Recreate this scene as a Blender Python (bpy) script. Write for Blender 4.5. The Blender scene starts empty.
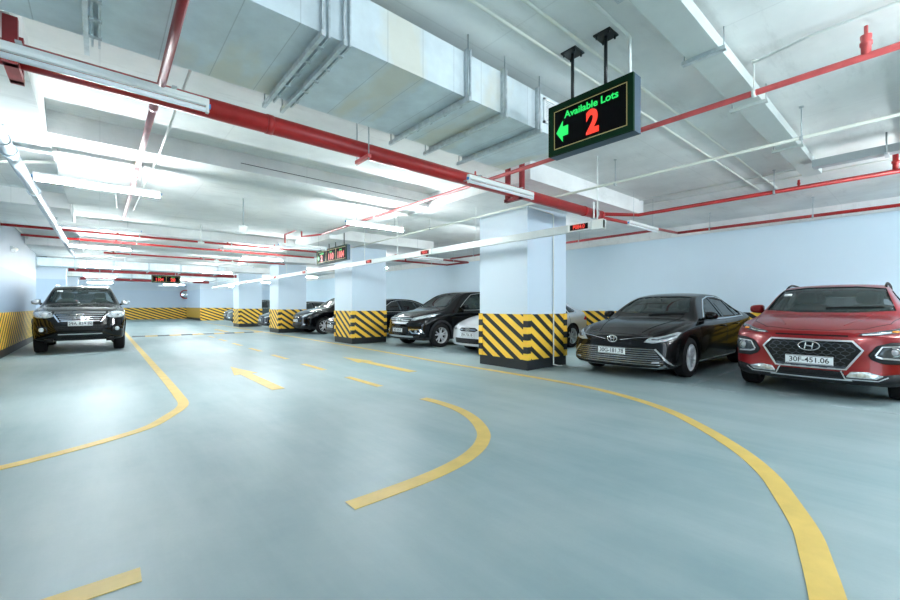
import bpy, bmesh, math, random
from mathutils import Vector, Matrix, geometry
from mathutils.bvhtree import BVHTree
random.seed(4)
S = bpy.context.scene
C = S.collection
PI = math.pi

# ------------------------------------------------------------------ camera, world, exposure
cd = bpy.data.cameras.new('camera')
cam = bpy.data.objects.new('camera', cd)
C.objects.link(cam)
cd.sensor_width = 36.0
cd.lens = 36.0 * 410 / 900
cd.shift_y = 6 / 900
cd.clip_end = 200
cam.location = (0, 0, 1.2)
cam.rotation_euler = (PI / 2, 0, -math.atan2(410, 480))
S.camera = cam
w = bpy.data.worlds.new('world')
S.world = w
w.use_nodes = True
w.node_tree.nodes['Background'].inputs[0].default_value = (.72, .87, 1, 1)
w.node_tree.nodes['Background'].inputs[1].default_value = .75
S.view_settings.view_transform = 'Standard'
S.view_settings.look = 'None'
S.view_settings.gamma = 1
S.view_settings.exposure = 2.68
S.cycles.use_denoising = True
S.cycles.max_bounces = 8
S.cycles.diffuse_bounces = 5
S.cycles.sample_clamp_indirect = 6
TUBE = 62.0       # radiance of a lit tube


# ------------------------------------------------------------------ materials
def mat(name, col, rough=.5, metal=0, noise=0, nscale=6, emit=0, ecol=None, coat=0, trans=0, alpha=1, bump=0, stretch=(1, 1, 1), spec=None):
    m = bpy.data.materials.new(name)
    m.use_nodes = True
    nt = m.node_tree
    b = nt.nodes['Principled BSDF']
    c = (*col, 1)
    b.inputs['Base Color'].default_value = c
    b.inputs['Roughness'].default_value = rough
    b.inputs['Metallic'].default_value = metal
    if coat:
        b.inputs['Coat Weight'].default_value = coat * .7
        b.inputs['Coat Roughness'].default_value = .06
    if trans: b.inputs['Transmission Weight'].default_value = trans
    if spec is not None: b.inputs['Specular IOR Level'].default_value = spec
    b.inputs['Alpha'].default_value = alpha
    if emit:
        b.inputs['Emission Color'].default_value = (*(ecol or col), 1)
        b.inputs['Emission Strength'].default_value = emit
    if noise or bump:
        tc = nt.nodes.new('ShaderNodeTexCoord')
        mp = nt.nodes.new('ShaderNodeMapping')
        mp.inputs['Scale'].default_value = stretch
        n = nt.nodes.new('ShaderNodeTexNoise')
        n.inputs['Scale'].default_value = nscale
        n.inputs['Detail'].default_value = 6
        n.inputs['Roughness'].default_value = .6
        nt.links.new(tc.outputs['Object'], mp.inputs[0])
        nt.links.new(mp.outputs[0], n.inputs['Vector'])
        if noise:
            r = nt.nodes.new('ShaderNodeValToRGB')
            r.color_ramp.elements[0].position = .3
            r.color_ramp.elements[1].position = .7
            r.color_ramp.elements[0].color = (*[x * (1 - noise) for x in col], 1)
            r.color_ramp.elements[1].color = (*[min(1, x * (1 + noise * .6)) for x in col], 1)
            nt.links.new(n.outputs[0], r.inputs[0])
            nt.links.new(r.outputs[0], b.inputs['Base Color'])
        if bump:
            bp = nt.nodes.new('ShaderNodeBump')
            bp.inputs['Strength'].default_value = bump
            bp.inputs['Distance'].default_value = .01
            nt.links.new(n.outputs[0], bp.inputs['Height'])
            nt.links.new(bp.outputs[0], b.inputs['Normal'])
    return m


YEL = (.92, .56, .05)
BLK = (.009, .013, .016)


def nmath(nt, op, a, b=None):
    n = nt.nodes.new('ShaderNodeMath')
    n.operation = op
    for i, v in enumerate((a, b)):
        if v is None: continue
        if isinstance(v, (int, float)): n.inputs[i].default_value = v
        else: nt.links.new(v, n.inputs[i])
    return n.outputs[0]


def nmix(nt, f, a, b):
    n = nt.nodes.new('ShaderNodeMix')
    n.data_type = 'RGBA'
    if isinstance(f, (int, float)): n.inputs[0].default_value = f
    else: nt.links.new(f, n.inputs[0])
    for i, v in ((6, a), (7, b)):
        if isinstance(v, tuple): n.inputs[i].default_value = (*v, 1)
        else: nt.links.new(v, n.inputs[i])
    return n.outputs[2]


def wall_mat(name, axis, sgn, low, high, zsplit=2.1, per=.30, z0=.19, z1=1.045, solid=False, band=True):
    """painted wall: black foot, diagonal hazard stripes, then paint"""
    m = bpy.data.materials.new(name)
    m.use_nodes = True
    nt = m.node_tree
    b = nt.nodes['Principled BSDF']
    b.inputs['Roughness'].default_value = .55
    g = nt.nodes.new('ShaderNodeNewGeometry')
    sp = nt.nodes.new('ShaderNodeSeparateXYZ')
    nt.links.new(g.outputs['Position'], sp.inputs[0])
    Z = sp.outputs[2]
    U = sp.outputs[0 if axis == 'X' else 1]
    n = nt.nodes.new('ShaderNodeTexNoise')
    n.inputs['Scale'].default_value = 1.3
    n.inputs['Detail'].default_value = 5
    nt.links.new(g.outputs['Position'], n.inputs['Vector'])
    paint = nmix(nt, nmath(nt, 'GREATER_THAN', Z, zsplit), low, high)
    f = nmath(nt, 'MULTIPLY', n.outputs[0], .22)
    paint = nmix(nt, f, paint, tuple(x * .7 for x in low))
    if band:
        ph = nmath(nt, 'ADD', nmath(nt, 'DIVIDE', Z, .24), nmath(nt, 'MULTIPLY', U, sgn / per))
        st = nmath(nt, 'LESS_THAN', nmath(nt, 'FRACT', ph), .44)
        if solid: st = 0.0
        stripe = nmix(nt, st, YEL if not solid else (.62, .36, .05), BLK)
        paint = nmix(nt, nmath(nt, 'GREATER_THAN', Z, z1), stripe, paint)
        paint = nmix(nt, nmath(nt, 'GREATER_THAN', Z, z0), BLK, paint)
    nt.links.new(paint, b.inputs['Base Color'])
    return m


def floor_mat():
    m = bpy.data.materials.new('painted_floor')
    m.use_nodes = True
    nt = m.node_tree
    b = nt.nodes['Principled BSDF']
    g = nt.nodes.new('ShaderNodeNewGeometry')
    def noise(scale, det, st=(1, 1, 1), rot=0):
        mp = nt.nodes.new('ShaderNodeMapping')
        mp.inputs['Scale'].default_value = st
        mp.inputs['Rotation'].default_value = (0, 0, rot)
        n = nt.nodes.new('ShaderNodeTexNoise')
        n.inputs['Scale'].default_value = scale
        n.inputs['Detail'].default_value = det
        n.inputs['Roughness'].default_value = .62
        nt.links.new(g.outputs['Position'], mp.inputs[0])
        nt.links.new(mp.outputs[0], n.inputs['Vector'])
        return n.outputs[0]
    a = noise(.55, 6)
    c = noise(2.2, 8, (1, .18, 1), .5)
    d = noise(60, 3)
    def ramp(v, lo, hi):
        r = nt.nodes.new('ShaderNodeMapRange')
        nt.links.new(v, r.inputs[0])
        r.inputs[1].default_value, r.inputs[2].default_value = lo, hi
        return r.outputs[0]
    col = nmix(nt, ramp(a, .35, .7), (.185, .285, .305), (.32, .395, .40))
    col = nmix(nt, nmath(nt, 'MULTIPLY', ramp(c, .4, .75), .45), col, (.42, .50, .51))
    col = nmix(nt, nmath(nt, 'MULTIPLY', ramp(d, .45, .7), .18), col, (.27, .32, .34))
    nt.links.new(col, b.inputs['Base Color'])
    nt.links.new(nmath(nt, 'ADD', nmath(nt, 'MULTIPLY', a, .25), .34), b.inputs['Roughness'])
    b.inputs['Specular IOR Level'].default_value = .45
    return m


WH, BL = (.80, .84, .90), (.55, .67, .80)
M = {}
M['floor'] = floor_mat()
M['wall_left'] = wall_mat('wall_paint_left', 'Y', -1, (.28, .38, .50), (.34, .40, .45), 2.1, .34)
M['wall_back'] = wall_mat('wall_paint_back', 'Y', -1, (.70, .85, .95), (.76, .86, .92), 3.07, .36)
M['wall_far'] = wall_mat('wall_paint_far', 'X', 1, (.56, .66, .76), (.62, .70, .76), 2.6, .62, z0=.0)
M['wall_plain'] = wall_mat('wall_paint_plain', 'X', 1, (.46, .56, .67), (.60, .66, .72), 2.4, .34)
M['wall_solid'] = wall_mat('wall_paint_ochre', 'Y', 1, (.66, .76, .88), (.76, .84, .90), 2.6, .3, solid=True)
M['col_x'] = wall_mat('column_paint_side', 'Y', -1, (.62, .72, .80), (.64, .73, .8), 2.9, .35)
M['col_y'] = wall_mat('column_paint_front', 'X', 1, (.62, .74, .84), (.64, .75, .84), 2.9, .35)
def ceiling_mat(name, col):
    m = bpy.data.materials.new(name); m.use_nodes = True
    nt = m.node_tree; b = nt.nodes['Principled BSDF']
    b.inputs['Roughness'].default_value = .95
    b.inputs['Specular IOR Level'].default_value = .05
    g = nt.nodes.new('ShaderNodeNewGeometry')
    def noi(sc, det, st, ro=.6):
        mp = nt.nodes.new('ShaderNodeMapping'); mp.inputs['Scale'].default_value = st
        n = nt.nodes.new('ShaderNodeTexNoise'); n.inputs['Scale'].default_value = sc
        n.inputs['Detail'].default_value = det; n.inputs['Roughness'].default_value = ro
        nt.links.new(g.outputs['Position'], mp.inputs[0]); nt.links.new(mp.outputs[0], n.inputs['Vector'])
        return n.outputs[0]
    def rng(v, lo, hi, k):
        r = nt.nodes.new('ShaderNodeMapRange'); nt.links.new(v, r.inputs[0])
        r.inputs[1].default_value, r.inputs[2].default_value, r.inputs[4].default_value = lo, hi, k
        return r.outputs[0]
    c = nmix(nt, rng(noi(.7, 5, (1, 1, 1)), .35, .68, .8), col, tuple(x * .72 for x in col))
    c = nmix(nt, rng(noi(2.6, 9, (.35, 1.6, 1), .72), .55, .74, .55), c, tuple(x * .6 for x in col))
    c = nmix(nt, rng(noi(9, 8, (1, 1, 1), .75), .56, .76, .5), c, (.86, .88, .86))
    # joints of the formwork boards
    br = nt.nodes.new('ShaderNodeTexBrick'); nt.links.new(g.outputs['Position'], br.inputs['Vector'])
    br.inputs['Scale'].default_value = 1; br.inputs['Brick Width'].default_value = 2.44; br.inputs['Row Height'].default_value = 1.22
    br.inputs['Mortar Size'].default_value = .007
    c = nmix(nt, nmath(nt, 'MULTIPLY', br.outputs['Fac'], .16), c, tuple(x * .5 for x in col))
    nt.links.new(c, b.inputs['Base Color'])
    bp = nt.nodes.new('ShaderNodeBump'); bp.inputs['Strength'].default_value = .12; bp.inputs['Distance'].default_value = .01
    nt.links.new(noi(7, 6, (1, 1, 1)), bp.inputs['Height']); nt.links.new(bp.outputs[0], b.inputs['Normal'])
    return m


M['ceil'] = ceiling_mat('concrete_ceiling', (.90, .92, .905))
M['soffit'] = ceiling_mat('concrete_soffit', (.92, .93, .92))
M['yellow'] = mat('yellow_road_paint', (.66, .46, .115), .5, noise=.12, nscale=5, bump=.1)
M['guard'] = mat('yellow_rubber', YEL, .5)
M['rubber'] = mat('black_rubber', BLK, .6)
M['white_line'] = mat('worn_white_paint', (.36, .43, .45), .6, noise=.3, nscale=8)
M['red'] = mat('red_pipe_paint', (.44, .018, .018), .35, noise=.15, nscale=9)
M['pink'] = mat('worn_red_pipe_paint', (.62, .10, .10), .4, noise=.25, nscale=5)
M['palepink'] = mat('pale_pink_pipe_paint', (.70, .38, .40), .4, noise=.2, nscale=4)
M['dkred'] = mat('dark_red_paint', (.30, .02, .025), .4, noise=.2)
def duct_mat():
    m = mat('galvanised_steel', (.74, .82, .85), .45, .1, noise=.16, nscale=3, bump=.08)
    nt = m.node_tree; b = nt.nodes['Principled BSDF']
    src = b.inputs['Base Color'].links[0].from_socket
    g = nt.nodes.new('ShaderNodeNewGeometry')
    mp = nt.nodes.new('ShaderNodeMapping'); mp.inputs['Scale'].default_value = (1.9, .7, 1)
    n = nt.nodes.new('ShaderNodeTexNoise'); n.inputs['Scale'].default_value = 1.1; n.inputs['Detail'].default_value = 5
    nt.links.new(g.outputs['Position'], mp.inputs[0]); nt.links.new(mp.outputs[0], n.inputs['Vector'])
    r = nt.nodes.new('ShaderNodeMapRange'); nt.links.new(n.outputs[0], r.inputs[0])
    r.inputs[1].default_value, r.inputs[2].default_value, r.inputs[4].default_value = .56, .68, .6
    c = nmix(nt, r.outputs[0], src, (.76, .70, .54))
    sp = nt.nodes.new('ShaderNodeSeparateXYZ'); nt.links.new(g.outputs['Position'], sp.inputs[0])
    fr = nmath(nt, 'FRACT', nmath(nt, 'MULTIPLY', sp.outputs[0], 3.3))
    c = nmix(nt, nmath(nt, 'MULTIPLY', nmath(nt, 'LESS_THAN', fr, .02), .3), c, (.16, .18, .19))
    nt.links.new(c, b.inputs['Base Color'])
    return m


M['duct'] = duct_mat()
M['galv'] = mat('galvanised_flange', (.62, .68, .70), .4, .3, noise=.2, nscale=20)
M['steel'] = mat('grey_steel', (.45, .5, .52), .4, .5)
M['white'] = mat('white_plastic', (.80, .83, .80), .4)
M['cream'] = mat('cream_conduit', (.78, .80, .72), .4)
M['tray'] = mat('pale_grey_sheet', (.56, .62, .60), .4, noise=.05)
M['pvc'] = mat('white_drain_pipe', (.50, .58, .64), .35)
M['tube_on'] = mat('lit_tube', (1, 1, 1), .4, emit=TUBE, ecol=(.90, .97, 1))
M['tube_off'] = mat('unlit_tube', (.86, .9, .92), .3)
M['blue'] = mat('blue_cap', (.02, .25, .6), .4)
M['black'] = mat('black_metal', (.015, .02, .022), .35)
M['frame_green'] = mat('dark_green_bezel', (.002, .03, .010), .6, spec=.15)
M['screen'] = mat('led_screen', (.002, .002, .003), .7, spec=.1)
M['led_g'] = mat('green_led', (.01, .1, .03), .4, emit=.17, ecol=(.015, .85, .14))
M['led_r'] = mat('red_led', (.1, .01, .01), .4, emit=.2, ecol=(1, .045, .02))
M['led_y'] = mat('yellow_led_line', (.6, .5, .2), .4, emit=.02)
M['signside'] = mat('blue_grey_casing', (.075, .115, .16), .4, .2)
M['grille_w'] = mat('white_grille', (.85, .87, .87), .4)
M['asphalt_black'] = mat('bump_black', (.12, .13, .14), .7, noise=.2)
M['asphalt_yellow'] = mat('bump_yellow', (.6, .42, .18), .7, noise=.2)
# car materials
M['p_black'] = mat('black_car_paint', (.0012, .0014, .002), .10, coat=.8, spec=0.15)
M['p_blackd'] = mat('dusty_black_car_paint', (.0035, .004, .0045), .24, noise=.35, nscale=3, coat=.5, spec=0.15)
M['p_red'] = mat('red_car_paint', (.23, .003, .006), .28, .2, coat=.5)
M['p_silver'] = mat('silver_car_paint', (.62, .65, .68), .3, .35, coat=.7)
M['p_green'] = mat('grey_green_car_paint', (.07, .09, .09), .25, .3, coat=.7)
M['p_navy'] = mat('dark_navy_car_paint', (.004, .006, .011), .2, coat=.8, spec=0.15)
M['glass'] = mat('tinted_glass', (.02, .035, .035), .03, alpha=.78, spec=.7)
M['dglass'] = mat('dark_glass', (.01, .014, .015), .04, spec=.8)
M['lampglass'] = mat('headlamp', (.62, .68, .72), .12, .55, noise=.45, nscale=22)
M['lampdark'] = mat('headlamp_dark', (.10, .12, .14), .1, .4, noise=.5, nscale=16)
M['lens'] = mat('lamp_lens', (.55, .58, .62), .05, .3)
M['amber'] = mat('amber_lens', (.8, .28, .03), .2)
M['redlens'] = mat('red_lens', (.6, .02, .03), .15)
M['chrome'] = mat('chrome', (.78, .80, .82), .12, 1)
M['slat'] = mat('dark_chrome', (.38, .40, .42), .25, .9)
M['satin'] = mat('satin_silver', (.55, .58, .60), .3, .8)
M['trim'] = mat('black_trim', (.006, .007, .008), .45, spec=0.2)
M['clad'] = mat('grey_black_cladding', (.016, .018, .021), .6, spec=0.25)
M['cabin'] = mat('cabin_lining', (.035, .035, .038), .8)
M['seat'] = mat('seat_cloth', (.07, .07, .075), .8)
M['beige'] = mat('beige_seat', (.22, .21, .15), .8)
M['tyre'] = mat('tyre', (.008, .008, .009), .75, bump=.3, nscale=40, spec=0.2)
M['rim'] = mat('alloy_rim', (.58, .60, .62), .3, .5)
M['plate'] = mat('number_plate_white', (.78, .82, .84), .4)
M['plate_txt'] = mat('number_plate_black', (.02, .02, .03), .5)


# ------------------------------------------------------------------ mesh helpers
def link(name, me, parent=None, m=None, smooth=False):
    o = bpy.data.objects.new(name, me)
    C.objects.link(o)
    if m is not None and not me.materials:
        for x in (m if isinstance(m, (list, tuple)) else [m]): me.materials.append(x)
    if parent: o.parent = parent
    if smooth:
        for p in me.polygons: p.use_smooth = True
    return o


def fin(name, bm, m, parent=None, smooth=False):
    me = bpy.data.meshes.new(name)
    bmesh.ops.recalc_face_normals(bm, faces=bm.faces)
    bm.to_mesh(me)
    bm.free()
    return link(name, me, parent, m, smooth)


def box(bm, x0, x1, y0, y1, z0, z1, mi=0):
    vs = [bm.verts.new((x, y, z)) for x in (x0, x1) for y in (y0, y1) for z in (z0, z1)]
    for f in ((0, 1, 3, 2), (4, 6, 7, 5), (0, 4, 5, 1), (2, 3, 7, 6), (0, 2, 6, 4), (1, 5, 7, 3)):
        fc = bm.faces.new([vs[i] for i in f])
        fc.material_index = mi
    return vs


def tube(bm, a, b, r, n=12, caps=True, r2=None):
    a, b = Vector(a), Vector(b)
    d = (b - a).normalized()
    u = d.orthogonal().normalized()
    v = d.cross(u)
    A, B = [], []
    for i in range(n):
        t = 2 * PI * i / n
        o = u * math.cos(t) + v * math.sin(t)
        A.append(bm.verts.new(a + o * r))
        B.append(bm.verts.new(b + o * (r2 if r2 is not None else r)))
    for i in range(n):
        f = bm.faces.new((A[i], A[(i + 1) % n], B[(i + 1) % n], B[i]))
        f.smooth = True
    if caps:
        bm.faces.new(A[::-1])
        bm.faces.new(B)


def polytube(bm, pts, r, n=10):
    """one continuous swept tube through pts with mitred bends"""
    P = [Vector(p) for p in pts]
    rings = []
    up = None
    for i, p in enumerate(P):
        d0 = (P[i] - P[i - 1]).normalized() if i else (P[1] - P[0]).normalized()
        d1 = (P[i + 1] - P[i]).normalized() if i < len(P) - 1 else d0
        t = (d0 + d1)
        t = t.normalized() if t.length > 1e-6 else d0
        if up is None: up = t.orthogonal().normalized()
        u = (up - t * up.dot(t)).normalized()
        v = t.cross(u)
        k = 1 / max(.35, t.dot(d0))
        ring = []
        for j in range(n):
            a = 2 * PI * j / n
            o = u * math.cos(a) + v * math.sin(a)
            # stretch in the bend plane
            ax = (d1 - d0)
            if ax.length > 1e-5:
                ax.normalize()
                o = o + ax * o.dot(ax) * (k - 1)
            ring.append(bm.verts.new(p + o * r))
        rings.append(ring)
        up = u
    for A, B in zip(rings, rings[1:]):
        for j in range(n):
            f = bm.faces.new((A[j], A[(j + 1) % n], B[(j + 1) % n], B[j]))
            f.smooth = True
    bm.faces.new(rings[0][::-1])
    bm.faces.new(rings[-1])


def lathe(bm, prof, c, axis='Y', n=28, mi=0, cap=True):
    """prof: list of (r, h) along the axis"""
    rings = []
    for r, h in prof:
        ring = []
        for i in range(n):
            t = 2 * PI * i / n
            a, b = r * math.cos(t), r * math.sin(t)
            p = {'Y': (a, h, b), 'Z': (a, b, h), 'X': (h, a, b)}[axis]
            ring.append(bm.verts.new((c[0] + p[0], c[1] + p[1], c[2] + p[2])))
        rings.append(ring)
    for A, B in zip(rings, rings[1:]):
        for i in range(n):
            f = bm.faces.new((A[i], A[(i + 1) % n], B[(i + 1) % n], B[i]))
            f.smooth = True
            f.material_index = mi
    for R in (rings[0], rings[-1]) if cap else ():
        if (R[0].co - R[n // 2].co).length > 1e-4:
            f = bm.faces.new(R)
            f.material_index = mi


def B():
    return bmesh.new()


def thing(name, label, cat, loc=(0, 0, 0), rz=0, group=None):
    o = bpy.data.objects.new(name, None)
    C.objects.link(o)
    o.empty_display_size = .1
    o.location = loc
    o.rotation_euler = (0, 0, rz)
    o['label'] = label
    o['category'] = cat
    if group: o['group'] = group
    return o


def tag(o, label, cat, group=None):
    o['label'] = label
    o['category'] = cat
    if group: o['group'] = group
    return o


def struct(o):
    o['kind'] = 'structure'
    return o


def text(name, body, size, m, parent, loc, rot, depth=.003, bold=0, sx=1, align='CENTER', label=None):
    cu = bpy.data.curves.new(name, 'FONT')
    cu.body = body
    cu.size = size
    cu.extrude = depth
    cu.offset = bold
    cu.align_x = align
    cu.align_y = 'CENTER'
    t = bpy.data.objects.new(name + '_tmp', cu)
    C.objects.link(t)
    bpy.context.view_layer.update()
    me = bpy.data.meshes.new_from_object(t.evaluated_get(bpy.context.evaluated_depsgraph_get()))
    bpy.data.objects.remove(t)
    bpy.data.curves.remove(cu)
    me.transform(Matrix.Scale(sx, 4, (1, 0, 0)))
    me.materials.clear()
    o = link(name, me, parent, m)
    o.location = loc
    o.rotation_euler = rot
    return o


# ------------------------------------------------------------------ setting
SL, SO = 3.35, 3.07


def slab(name, x0, x1, y0, y1, z0, z1, m, **k):
    b = B()
    box(b, x0, x1, y0, y1, z0, z1)
    return struct(fin(name, b, m))


slab('floor', -7, 12.3, -7, 46.4, -.2, 0, M['floor'])
slab('ceiling', -7, 12.3, -7, 46.4, SL, SL + .2, M['ceil'])
slab('wall_left', -1.92, -1.72, -7, 20.6, 0, SL, M['wall_left'])
slab('wall_back', 12, 12.3, -7, 39, 0, SL, M['wall_back'])
slab('wall_far', -7, 6.3, 46, 46.4, 0, SL, M['wall_far'])
slab('wall_far_right', 6.3, 12, 39, 46.4, 0, SL, [M['wall_far']])
o = slab('wall_far_return', 6.28, 6.3, 39.02, 46, 0, SL, M['wall_solid'])
slab('wall_left_pier', -7, -1.16, 25.3, 26, 0, SL, M['wall_plain'])
slab('wall_left_stair', -7, -.97, 32.4, 33, 0, SL, M['wall_plain'])
# raised light strip where the rear wall meets the slab
slab('trim_1', 11.93, 12.0, -7, 39, 3.09, SL, M['soffit'])

colY = [-2.35, 4.85, 11.8, 18.75, 25.6]
for i, y in enumerate(colY):
    x0, x1 = 6.03, 7.27
    b = B()
    box(b, x0, x1, y, y + 1.25, 0, SO if i else SL)
    for f in b.faces:
        f.normal_update()
        f.material_index = 0 if abs(f.normal.x) > .5 else 1
    o = struct(fin('column', b, [M['col_x'], M['col_y']]))
    # rubber guards on the corners
    for cx, sx in ((x0, -1), (x1, 1)):
        for cy, sy in ((y, -1), (y + 1.25, 1)):
            if sx > 0 and sy > 0: continue
            g = B()
            for k in range(8):
                za = .19 + k * .1222
                zb = min(za + .1222, 1.05)
                if zb <= za: break
                mi = k % 2
                t, wd = .018, .085
                # L shaped section
                xa, xb = sorted((cx + sx * t, cx - sx * wd))
                ya, yb = sorted((cy + sy * t, cy))
                box(g, xa, xb, ya, yb, za, zb, mi)
                xa, xb = sorted((cx + sx * t, cx))
                ya, yb = sorted((cy, cy - sy * wd))
                box(g, xa, xb, ya, yb, za, zb, mi)
            fin('corner_guard', g, [M['guard'], M['rubber']], o)
    # drop panel over the column
    slab('ceiling_panel', 4.82, 8.48, y - 1.03, y + 2.13, SO, SL, M['soffit'])
    slab('ceiling_panel', -1.72, -.44, y - 1.03, y + 2.2, SO, SL, M['soffit'])
for y in (6.27, 13.5, 20.6, 27.8, 35):
    slab('beam', -.44 if y < 20 else -7, 4.82, y, y + (4.1 if y < 20 else 1.1), 3.1, SL, M['soffit'])

# ------------------------------------------------------------------ floor markings
def ribbon(name, pts, wd, m, z=.004):
    P = [Vector((*p, 0)) for p in pts]
    # Catmull-Rom
    Q = []
    for i in range(len(P) - 1):
        p0, p1, p2, p3 = P[max(i - 1, 0)], P[i], P[i + 1], P[min(i + 2, len(P) - 1)]
        n = 6 if (p2 - p1).length < 2 else 2
        for k in range(n):
            t = k / n
            if n == 2: Q.append(p1.lerp(p2, t)); continue
            Q.append(.5 * ((2 * p1) + (p2 - p0) * t + (2 * p0 - 5 * p1 + 4 * p2 - p3) * t * t + (3 * p1 - p0 - 3 * p2 + p3) * t ** 3))
    Q.append(P[-1])
    b = B()
    L = []
    for i, q in enumerate(Q):
        d = (Q[min(i + 1, len(Q) - 1)] - Q[max(i - 1, 0)]).normalized()
        nrm = Vector((-d.y, d.x, 0)) * wd / 2
        L.append([b.verts.new((*(q + s * nrm).xy, zz)) for s in (-1, 1) for zz in (.0005, z)])
    for A_, B_ in zip(L, L[1:]):
        b.faces.new((A_[1], A_[3], B_[3], B_[1]))
        b.faces.new((A_[0], A_[1], B_[1], B_[0]))
        b.faces.new((A_[2], B_[2], B_[3], A_[3]))
    return struct(fin(name, b, m))


ribbon('road_marking', [(.88, 33), (.84, 16), (.82, 9), (.81, 7.2), (.8, 6.5), (.79, 6.05), (.73, 5.74), (.58, 5.41), (.37, 5.03), (.04, 4.77), (-.3, 4.58), (-.62, 4.45), (-1.2, 4.3), (-1.7, 4.25)], .115, M['yellow'])
ribbon('road_marking', [(5.75, 34), (5.74, 18), (5.72, 11.6), (5.62, 8.5), (5.54, 6.8), (5.56, 5.4), (5.56, 4.6), (5.54, 3.9), (5.46, 3.15), (5.22, 2.42), (4.92, 1.9), (4.6, 1.54), (4.3, 1.25), (3.95, .96), (3.58, .73), (3.22, .57), (2.87, .43), (2.6, .355), (2.26, .27), (1.9, .2), (1.3, .14), (0, .1)], .125, M['yellow'])
ribbon('road_marking', [(3.19, 4.27), (3.205, 3.95), (3.16, 3.55), (3.02, 3.15), (2.79, 2.78), (2.57, 2.57), (2.33, 2.43), (2.07, 2.34), (1.76, 2.285), (1.4, 2.265), (1.14, 2.26)], .125, M['yellow'])
ribbon('road_marking', [(.14, 2.29), (-1.1, 2.30)], .12, M['yellow'])
for k in range(8):
    y = 5.31 + 2.05 * k
    ribbon('road_marking', [(3.18 + .02 * k, y), (3.18 + .02 * k, y + 1.08)], .11, M['yellow'])


def arrow(x, y, wl, wr_):
    b = B()
    pts = [(x, y), (x + wr_, y - 1.12), (x + .09, y - 1.12), (x + .09, y - 2.85), (x - .09, y - 2.85), (x - .09, y - 1.12), (x - wl, y - 1.12)]
    T = [b.verts.new((*p, .004)) for p in pts]
    L = [b.verts.new((*p, .0005)) for p in pts]
    b.faces.new(T)
    for i in range(len(T)): b.faces.new((T[i], T[i - 1], L[i - 1], L[i]))
    return struct(fin('road_marking', b, M['yellow']))


arrow(1.96, 8.95, .19, .19)
arrow(4.34, 8.97, .19, .19)
arrow(4.5, 24, .19, .19)
# white bay lines
for p in ([(6.75, 2.85), (6.75, 1.66)], [(6.75, .78), (6.75, -3)], [(6.79, 2.36), (11.5, 2.42)], [(-1.7, 13.5), (.72, 13.5)], [(.7, 13.5), (.7, 20)],
          [(6.75, 6.2), (6.75, 11.6)], [(6.75, 9.0), (11.5, 9.0)], [(6.75, 13.2), (6.75, 19)], [(6.75, 4.55), (11.5, 4.6)]):
    ribbon('road_marking', p, .07, M['white_line'], .0035)
b = B()
vs = [b.verts.new(p) for p in ((7.22, 1.45, .003), (6.84, 1.27, .003), (7.24, 1.05, .003))]
b.faces.new(vs)
struct(fin('road_marking', b, M['white_line']))

# speed bump across the lane
b = B()
for i in range(12):
    xa = .95 + i * .395
    for ya, yb, za, zb in ((19.8, 19.92, .0, .035), (19.92, 20.08, .035, .035), (20.08, 20.2, .035, 0)):
        v = [b.verts.new(p) for p in ((xa, ya, za), (xa + .395, ya, za), (xa + .395, yb, zb), (xa, yb, zb))]
        b.faces.new(v).material_index = i % 2
bmesh.ops.remove_doubles(b, verts=b.verts, dist=1e-4)
tag(fin('speed_bump', b, [M['asphalt_black'], M['asphalt_yellow']]), 'low black and yellow rubber speed bump across the lane', 'speed bump')

# ------------------------------------------------------------------ ducts
def duct(x0, x1, y0, y1, z0, z1, flanges, label, vent=False):
    t = thing('air_duct', label, 'duct', ((x0 + x1) / 2, (y0 + y1) / 2, z0), 0, 'ceiling air ducts')
    ox, oy, oz = t.location
    b = B()
    box(b, x0 - ox, x1 - ox, y0 - oy, y1 - oy, 0, z1 - z0)
    # cross seams pressed in the sheet
    fin('duct_body', b, M['duct'], t)
    for fx in flanges:
        b = B()
        for dx in (-.022, .012):
            xa, xb = fx + dx - ox, fx + dx + .012 - ox
            e = .035
            box(b, xa, xb, y0 - e - oy, y1 + e - oy, -e, 0)
            box(b, xa, xb, y0 - e - oy, y0 - oy, 0, z1 - z0 + .02)
            box(b, xa, xb, y1 - oy, y1 + e - oy, 0, z1 - z0 + .02)
        fin('duct_flange', b, M['galv'], t)
        for k in range(5 if y0 < 5 else 0):
            b = B()
            yy = y0 + (y1 - y0) * (k + .5) / 5 - oy
            box(b, fx - .03 - ox, fx + .03 - ox, yy - .014, yy + .014, -.04, -.03)
            fin('flange_clip', b, M['steel'], t)
        b = B()
        box(b, fx - .055 - ox, fx - .03 - ox, y0 - .09 - oy, y1 + .09 - oy, -.075, -.04)
        fin('support_channel', b, M['galv'], t)
        for yy in (y0 - .065, y1 + .065):
            b = B()
            tube(b, (fx - .043 - ox, yy - oy, -.05), (fx - .043 - ox, yy - oy, SL - z0), .006, 6)
            fin('hanger_rod', b, M['steel'], t)
    if vent:
        b = B()
        vx0, vx1, vz0, vz1 = 3.27 - ox, 3.74 - ox, .09, .33
        yy = y0 - oy
        for k in range(12):
            za = vz0 + .02 + k * (vz1 - vz0 - .04) / 12
            box(b, vx0 + .02, vx1 - .02, yy - .012, yy - .004, za, za + .011)
        for a in ((vx0, vx1, vz0, vz0 + .02), (vx0, vx1, vz1 - .02, vz1), (vx0, vx0 + .02, vz0, vz1), (vx1 - .02, vx1, vz0, vz1)):
            box(b, a[0], a[1], yy - .018, yy, a[2], a[3])
        fin('air_grille', b, M['grille_w'], t)
    return t


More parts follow.
